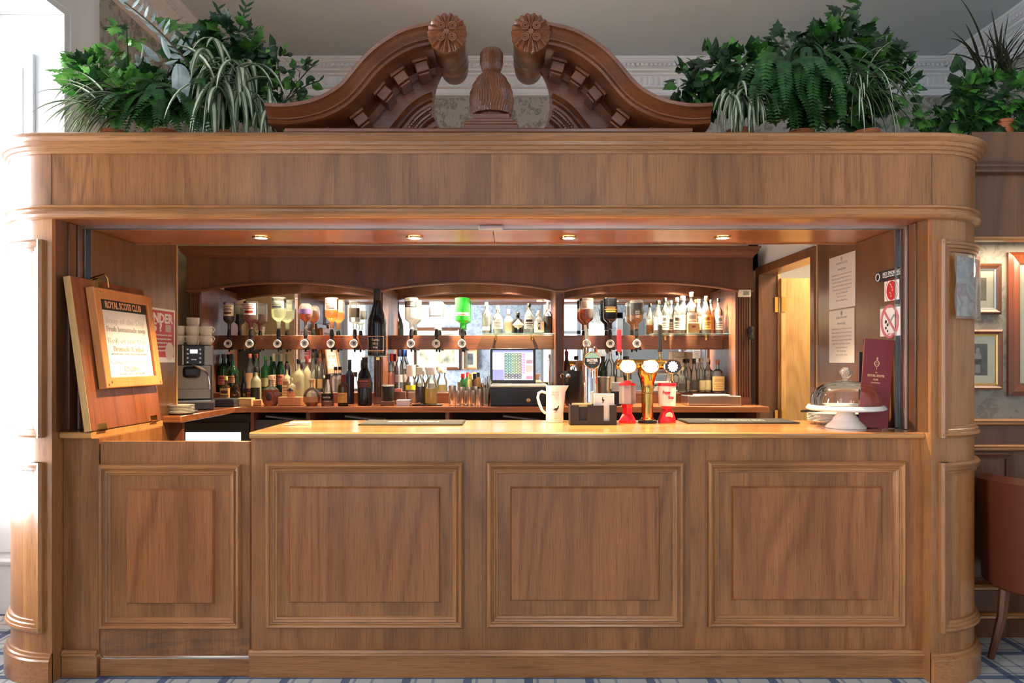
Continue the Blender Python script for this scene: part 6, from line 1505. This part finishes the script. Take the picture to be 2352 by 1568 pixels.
MAPLE = [(-.05, .10), (-.12, .38), (.06, .30), (.16, .62), (.30, .42), (.42, .60), (.50, .28), (.66, .34), (.74, .14), (1.0, .0)]
IVY = [(-.08, .14), (-.10, .34), (.10, .44), (.28, .46), (.42, .34), (.56, .30), (.70, .20), (.82, .12), (.92, .05), (1.0, .0)]
OVAL = [(.0, .05), (.06, .18), (.16, .30), (.30, .36), (.46, .36), (.60, .30), (.72, .22), (.84, .13), (.93, .05), (1.0, .0)]
LANCE = [(.0, .03), (.08, .09), (.2, .13), (.35, .155), (.5, .15), (.62, .13), (.74, .10), (.86, .06), (.94, .03), (1.0, .0)]
FLEAF = [(u, v*1.7) for u, v in LANCE]
def rnd(a, b): return random.uniform(a, b)
def rdir(up=.2):
    while True:
        v = Vector((rnd(-1, 1), rnd(-1, 1), rnd(-1, 1)+up))
        if .1 < v.length < 1.6: return v.normalized()
def cloud(m, c, rad, n, size, shape, front=.35, mats=(0,), droop=.3, fold=.18):
    c = Vector(c)
    for _ in range(n):
        v = rdir(.0); r = rnd(.35, 1.)**.6
        p = c+Vector((v.x*rad[0], v.y*rad[1], v.z*rad[2]))*r
        d = (v+Vector((rnd(-.5, .5), -front*rnd(0, 1.2), rnd(-droop*2, .4)))).normalized()
        nn = (Vector((0, -1, .6))+rdir()*.8)
        leafpoly(m, p, d, nn, size*rnd(.65, 1.2), shape, fold, random.choice(mats), curl=rnd(0, .3))
def stem(m, a, b, r=.003, sag=0., mi=0):
    m.mi = mi; a, b = Vector(a), Vector(b); pts = []
    for i in range(7):
        t = i/6; p = a.lerp(b, t); p.z += sag*math.sin(PI*t); pts.append(p)
    m.tube(pts, r, 5); return pts
def strap(m, base, d, L, w_, droop, mi_edge=0, mi_mid=1, n=8):
    base = Vector(base); d = Vector(d).normalized(); side = d.cross(Vector((0, 0, 1)))
    if side.length < .1: side = Vector((1, 0, 0))
    side.normalize(); p = base.copy(); rows = []; v = d.copy()
    for i in range(n+1):
        t = i/n; ww = w_*(.35+1.3*t if t < .4 else 1.0*(1-(t-.4)/.6)**.7*.87+.0)
        ww = max(ww, .0006)
        up = side.cross(v).normalized()
        rows.append([p+side*ww, p+side*ww*.45+up*ww*.2, p-side*ww*.45+up*ww*.2, p-side*ww])
        v = (v+Vector((0, 0, -droop/n*2.2))).normalized(); p = p+v*(L/n)
    R = [[m.V(*q) for q in r] for r in rows]
    for i in range(n):
        for j, mi in ((0, mi_edge), (1, mi_mid), (2, mi_edge)):
            m.mi = mi; m.face([R[i][j], R[i+1][j], R[i+1][j+1], R[i][j+1]])
def frond(m, base, d, L, w_, droop, n=20, mi=0):
    base = Vector(base); v = Vector(d).normalized(); p = base.copy()
    for i in range(n):
        t = i/n; ll = w_*math.sin(PI*min(1, (t*.92+.12)))**.6*(1-t*.55)
        side = v.cross(Vector((0, -.5, 1))).normalized()
        for sg in (-1, 1):
            leafpoly(m, p, (side*sg+v*.35+Vector((0, 0, -.15))), Vector((0, -1, .5)), ll, FLEAF, .1, mi)
        v = (v+Vector((0, 0, -droop/n*2.2))).normalized(); p = p+v*(L/n)
def plant(name, label, px, Y, fn, mats, z=2.401, pot=None):
    x = PX(px, Y); T = thing(name, label, 'plant', (x, Y, z))
    at = lambda qx, qy, dy=0.: Vector((PX(qx, Y+dy)-x, dy, PZ(qy, Y+dy)-z))
    m = MB(); fn(m, at); m.done('foliage', mats, T, smooth=False)
    m = MB(); m.lathe([(0, 0), (.045, 0), (.06, .10), (.064, .10), (.064, .115), (.056, .115), (.05, .09), (0, .085)], 20); m.done('pot', terra, T)
    return T
def trough(px0, px1, Y0, Y1, h, label, mat_=W_trough, z=2.401):
    x0, x1 = PX(px0, Y0), PX(px1, Y0); T = thing('planter_box', label, 'planter', ((x0+x1)/2, (Y0+Y1)/2, z))
    m = MB().box(x0, x1, Y0, Y0+.012, z, z+h).box(x0, x1, Y1-.012, Y1, z, z+h).box(x0, x0+.012, Y0, Y1, z, z+h).box(x1-.012, x1, Y0, Y1, z, z+h).box(x0, x1, Y0, Y1, z, z+.01)
    m.done('box', mat_, T, world=True, bevel=.003); MB().box(x0+.012, x1-.012, Y0+.012, Y1-.012, z+h-.03, z+h-.02).done('soil', flat('potting soil', (.03, .02, .015), .9), T, world=True)
leafs = [L_mid, L_bright, L_dark]
# --- left group
def f_(m, at):
    for a, b, dy, rx, rz, n in ((215, 175, .0, .16, .10, 80), (290, 215, -.05, .24, .13, 190), (260, 150, .05, .10, .08, 30), (370, 205, .0, .12, .11, 60), (290, 72, .02, .05, .035, 10), (200, 145, 0, .05, .05, 14)):
        cloud(m, at(a, b, dy), (rx, .13, rz), n, .062, MAPLE, mats=(0, 1, 1, 0, 2) if a < 300 else (0, 2, 2, 1))
    for a, b in ((290, 60), (262, 120), (205, 140), (370, 150), (330, 130)): stem(m, at(300, 262), at(a, b), sag=.02, mi=2)
plant('maple_ivy', 'bright green maple-leaved ivy at the left end above the canopy', 290, .30, f_, leafs)
def f_(m, at):
    for i in range(70):
        b = at(rnd(225, 300), rnd(200, 262), rnd(-.1, .05))
        strap(m, b, (rnd(-1.2, -.15), rnd(-.5, .1), rnd(-.25, .75)), rnd(.18, .33), .017, rnd(.55, 1.25))
plant('variegated_strap_plant', 'grey-green variegated strap-leaved plant drooping at the far left of the canopy', 262, .24, f_, [L_strapg, L_cream], )
def f_(m, at):
    for i in range(46):
        b = at(rnd(325, 440), rnd(205, 250), rnd(-.1, .06)); frond(m, b, (rnd(-.9, .7), rnd(-.7, 0), rnd(-.1, .6)), rnd(.22, .36), .042, rnd(.9, 1.6), 20)
plant('fern', 'dark green fern between the ivy and the drooping strap plant on the left', 380, .24, f_, [L_fern])
def f_(m, at):
    p = stem(m, at(470, 190, -.05), at(286, 6, -.12), .0045, .03, 1)
    m.mi = 0
    for i in range(26):
        q = Vector(p[0]).lerp(Vector(p[-1]), i/25); q.z += .03*math.sin(PI*i/25)
        leafpoly(m, q, (Vector((-.45, -.1, .5))+Vector(((.9 if i % 2 else -.9), rnd(-.3, .3), rnd(-.2, .5)))), Vector((0, -1, .3)), rnd(.05, .085), LANCE, .2, 0)
    for i in range(24):
        b = at(rnd(320, 440), rnd(110, 200), rnd(-.15, .0)); leafpoly(m, b, rdir(.1)+Vector((0, -.4, 0)), Vector((0, -1, .4)), rnd(.06, .12), LANCE, .2, 0)
    for i in range(7):
        b = at(rnd(405, 430), rnd(140, 165), -.2); leafpoly(m, b, Vector((rnd(-.15, .3), -.3, -1)), Vector((0, -1, .2)), rnd(.12, .2), LANCE, .15, 0)
plant('silver_leaved_spray', 'tall silver-leaved artificial spray leaning left above the plants', 455, .34, f_, [L_silver, stemm])
def f_(m, at):
    for i in range(80):
        b = at(rnd(480, 560), rnd(130, 215), rnd(-.12, .05)); strap(m, b, (rnd(-1, 1.1), rnd(-.7, 0), rnd(-.6, .75)), rnd(.20, .40), .021, rnd(.9, 1.9))
    for i in range(26):
        b = at(rnd(560, 630), rnd(200, 260), rnd(-.12, 0)); strap(m, b, (rnd(-.2, 1), rnd(-.5, 0), rnd(-.9, .3)), rnd(.12, .24), .016, rnd(.9, 1.6))
plant('cream_striped_strap_plant', 'cream striped strap-leaved plant cascading left of the pediment', 525, .26, f_, [L_strapg, L_cream])
def f_(m, at):
    for a, b, rx, rz, n in ((530, 90, .14, .08, 46), (420, 72, .05, .07, 7), (470, 120, .16, .07, 50), (580, 130, .08, .07, 26), (500, 180, .22, .09, 110), (500, 240, .30, .07, 120)):
        cloud(m, at(a, b), (rx, .12, rz), n, .085 if a != 420 else .12, MAPLE, mats=(2, 0, 2) if a != 420 else (0,))
    for a, b in ((565, 15), (500, 20)):
        p = stem(m, at(540, 110), at(a, b), .003, .01, 2)
        for q in p[2:]:
            for sg in (-1, 1): leafpoly(m, q, Vector((sg*.7+.3, 0, .6)), Vector((0, -1, .3)), .05, LANCE, .1, 2)
    for a, b in ((420, 90), (560, 130), (480, 130)): stem(m, at(510, 262), at(a, b), sag=.02, mi=2)
plant('fatsia', 'dark fatsia with broad lobed leaves above the cream striped plant', 520, .40, f_, leafs)
def f_(m, at):
    for a, b, rx, rz, n in ((640, 150, .07, .09, 34), (690, 170, .07, .08, 36), (650, 230, .16, .08, 110), (590, 190, .1, .1, 40), (632, 118, .03, .03, 8)):
        cloud(m, at(a, b), (rx, .10, rz), n, .05, OVAL, mats=(0, 2, 2, 1) if a < 660 else (2, 2, 0))
    for a, b in ((733, 138), (735, 185), (600, 40) if 0 else (630, 100)):
        p = stem(m, at(650, 240), at(a, b), sag=.02, mi=2)
        for q in p[3:]: leafpoly(m, q, rdir(.1), Vector((0, -1, .3)), .045, LANCE, .1, 2)
plant('ficus', 'small-leaved ficus beside the left tip of the pediment', 650, .32, f_, leafs)
# --- right group
def f_(m, at):
    for a, b, rx, rz, n in ((1570, 185, .07, .08, 34), (1640, 150, .11, .09, 60), (1720, 150, .14, .09, 110), (1660, 200, .16, .07, 70), (1640, 235, .14, .06, 80)):
        cloud(m, at(a, b), (rx, .11, rz), n, .066, IVY, mats=(0, 2, 2, 2) if b > 160 else (0, 1, 2, 2))
plant('pothos', 'heart-leaved pothos beside the right tip of the pediment', 1650, .32, f_, leafs)
def f_(m, at):
    for i in range(60):
        b = at(rnd(1668, 1740), rnd(205, 225), rnd(-.10, .0)); strap(m, b, (rnd(-.55, .4), rnd(-.5, -.1), rnd(-.5, .35)), rnd(.16, .24), .016, rnd(1.2, 2.0))
plant('cream_striped_strap_plant', 'small cream striped strap-leaved plant right of the pediment', 1700, .22, f_, [L_strapg, L_cream])
def f_(m, at):
    for i in range(64):
        b = at(rnd(1770, 1910), rnd(135, 215), rnd(-.12, .02)); frond(m, b, (rnd(-.8, .8), rnd(-.8, -.1), rnd(-.3, .8)), rnd(.24, .40), .052, rnd(1.2, 2.1), 20, 0)
    for i in range(8):
        b = at(rnd(1825, 1860), rnd(112, 130), -.1); strap(m, b, (rnd(-1, 1), -.4, rnd(.3, .8)), rnd(.14, .2), .02, 1.6, 1, 1)
plant('fern', 'large dark fern hanging down in the middle of the right-hand plants', 1840, .24, f_, [L_fern, L_dark])
def f_(m, at):
    for a, b, rx, rz, n in ((1800, 105, .09, .07, 30), (1930, 110, .22, .10, 110), (1960, 85, .08, .06, 24), (2030, 130, .09, .09, 40), (1930, 170, .24, .09, 130), (1930, 250, .28, .07, 130), (1770, 235, .16, .07, 60), (1945, 30, .04, .035, 9)):
        cloud(m, at(a, b), (rx, .12, rz), n, .075, MAPLE, mats=(2, 2, 0))
    stem(m, at(1905, 150), at(1930, 45), .006, .0, 2); stem(m, at(1930, 45), at(1945, 20), .004, .0, 2)
    for a, b in ((1800, 110), (1985, 80), (2040, 130)): stem(m, at(1920, 262), at(a, b), sag=.02, mi=2)
plant('fatsia', 'dark lobed-leaf fatsia with one tall upright shoot in the right-hand plants', 1925, .38, f_, leafs)
def f_(m, at):
    for i in range(46):
        b = at(rnd(1960, 2020), rnd(150, 215), rnd(-.1, .05)); strap(m, b, (rnd(-.5, 1.1), rnd(-.5, 0), rnd(-.4, .8)), rnd(.2, .34), .009, rnd(.8, 1.5), 0, 1)
    for i in range(8):
        b = at(rnd(1960, 1990), rnd(150, 180), 0); strap(m, b, (rnd(.1, .7), -.1, 1), rnd(.2, .26), .005, rnd(.2, .6), 0, 0)
plant('spider_plant', 'thin striped spider plant arching at the right of the right-hand plants', 1990, .24, f_, [L_dark, L_cream])
def f_(m, at):
    for a, b, rx, rz, n in ((2060, 205, .10, .10, 90), (2060, 150, .08, .05, 26), (2090, 250, .04, .05, 14)):
        cloud(m, at(a, b), (rx, .1, rz), n, .05, IVY, mats=(0, 1, 2) if b != 150 else (2, 0))
    for a, b in ((2100, 150), (2095, 285)): stem(m, at(2050, 240), at(a, b), sag=.02, mi=2)
plant('variegated_ivy', 'small variegated ivy at the right end above the canopy', 2070, .34, f_, leafs)
trough(268, 560, .30, .48, .10, 'wooden planter box behind the left-hand plants')
trough(1600, 2035, .30, .48, .13, 'wooden planter box behind the right-hand plants')
# --- plants on the alcove canopy
zt2 = az1+.001
def f_(m, at):
    for i in range(50):
        b = at(rnd(2250, 2330), rnd(150, 190), rnd(-.08, .05)); strap(m, b, (rnd(-.6, .8), rnd(-.4, .2), rnd(.5, 1.2)), rnd(.16, .34), .008, rnd(.1, .8), 0, 0)
    for dx, L in ((-.25, .42), (-.9, .34), (.5, .36)): strap(m, at(2275, 170), (dx, -.1, 1), L, .007, .6, 0, 0, 12)
    for a, b, rx, rz, n in ((2300, 220, .22, .10, 170), (2220, 200, .05, .12, 22), (2310, 270, .2, .06, 60), (2215, 270, .10, .05, 34)):
        cloud(m, at(a, b), (rx, .12, rz), n, .07, IVY if a < 2290 else MAPLE, mats=(2, 2, 1, 1))
plant('spiky_dracaena', 'dark spiky dracaena with trailing ivy on top of the alcove canopy', 2300, .34, f_, [L_spike, L_mid, L_dark], z=az1-.029)
def f_(m, at):
    for a, b, rx, rz, n in ((2130, 265, .06, .05, 30), (2170, 285, .10, .03, 30)): cloud(m, at(a, b), (rx, .08, rz), n, .05, MAPLE, mats=(0, 1, 0, 2))
plant('trailing_maple_ivy', 'low trailing maple ivy in the gap between the two canopies', 2150, .45, f_, leafs, z=2.401)
# ================================================================ pieces of a part go one level deeper
RULES = {'display': 'control_panel', 'button': 'control_panel', 'front_seam': 'steel_front', 'milk_pipe': 'spout_housing', 'spout_cover': 'spout_housing',
 'lens': 'lens_rim', 'lit_emblem': 'lens_rim', 'name_band': 'lens_rim', 'lever_stem': 'tap_handle', 'badge_face': ('badge_rim', 'badge_ring'), 'badge_band': 'badge_rim',
 'badge_mark': 'badge_ring', 'key': 'screen', 'side_key': 'screen', 'function_block': 'screen', 'order_list': 'screen', 'title_bar': 'screen', 'total_box': 'screen', 'pay_key': 'screen',
 'cancel_key': 'screen', 'number_keys': 'screen', 'raised_panel': ('front_board', 'board'), 'panel_moulding': ('front_board', 'board', 'shaft'), 'panel_stile': 'shaft', 'photograph': 'mount', 'figure_print': 'mount',
 'kilt_print': 'mount', 'crest': ('cover', 'sheet'), 'heading': 'sheet', 'subheading': 'sheet', 'typed_text': 'sheet', 'barred_circle': 'sheet', 'cigarette': 'sheet', 'ash_print': 'sheet', 'red_disc': 'sheet',
 'red_ground': 'sheet', 'round_badge': 'sheet', 'badge_number': 'sheet', 'card_picture': 'sheet', 'handle': 'door_frame', 'lit_glass': 'door_frame', 'lamp': 'bezel', 'key_row': 'keyboard_base',
 'lock': 'drawer_front', 'rosette': 'scroll', 'finial': 'finial_base', 'curved_bead': 'tympanum', 'carved_reeding': 'tympanum', 'seal': 'glass_body', 'gilt_border': 'glass_body', 'stud_row': 'seat_base',
 'brush_seal': 'shutter_channel', 'joint': ('fascia', 'front_board'), 'screw_heads': 'soffit', 'heading_print': 'menu_sheet', 'menu_print': 'menu_sheet', 'lettering': ('badge_rim', 'control_panel', 'cover', 'sheet', 'mat_body', 'drum', 'label', 'glass_body', 'jug_body'),
 'bird_print': 'jug_body', 'emblem': 'cards', 'wire_rim': 'bucket', 'arch_bead': 'arched_valance', 'studded_face': 'mat_body', 'round_sticker': 'red_base', 'folded_note': 'window', 'inner_slip': 'frame', 'screw': 'frame'}
def stem_(n): return n.split('.')[0]
def centre(o):
    v = [Vector(c) for c in o.bound_box]; return sum(v, Vector())/8
kids = {}
for o in bpy.data.objects:
    if o.parent is not None and o.type == 'MESH' and o.parent.type == 'EMPTY': kids.setdefault(o.parent, []).append(o)
for T, ch in kids.items():
    moved = []
    for c in ch:
        want = RULES.get(stem_(c.name))
        if not want: continue
        want = (want,) if isinstance(want, str) else want
        for wn in want:
            cand = [p for p in ch if stem_(p.name) == wn and p is not c]
            if cand:
                cc = centre(c); moved.append((c, min(cand, key=lambda p: (centre(p)-cc).length))); break
    top = {c for c, _ in moved}
    for c, p in moved:
        if p not in top: c.parent = p
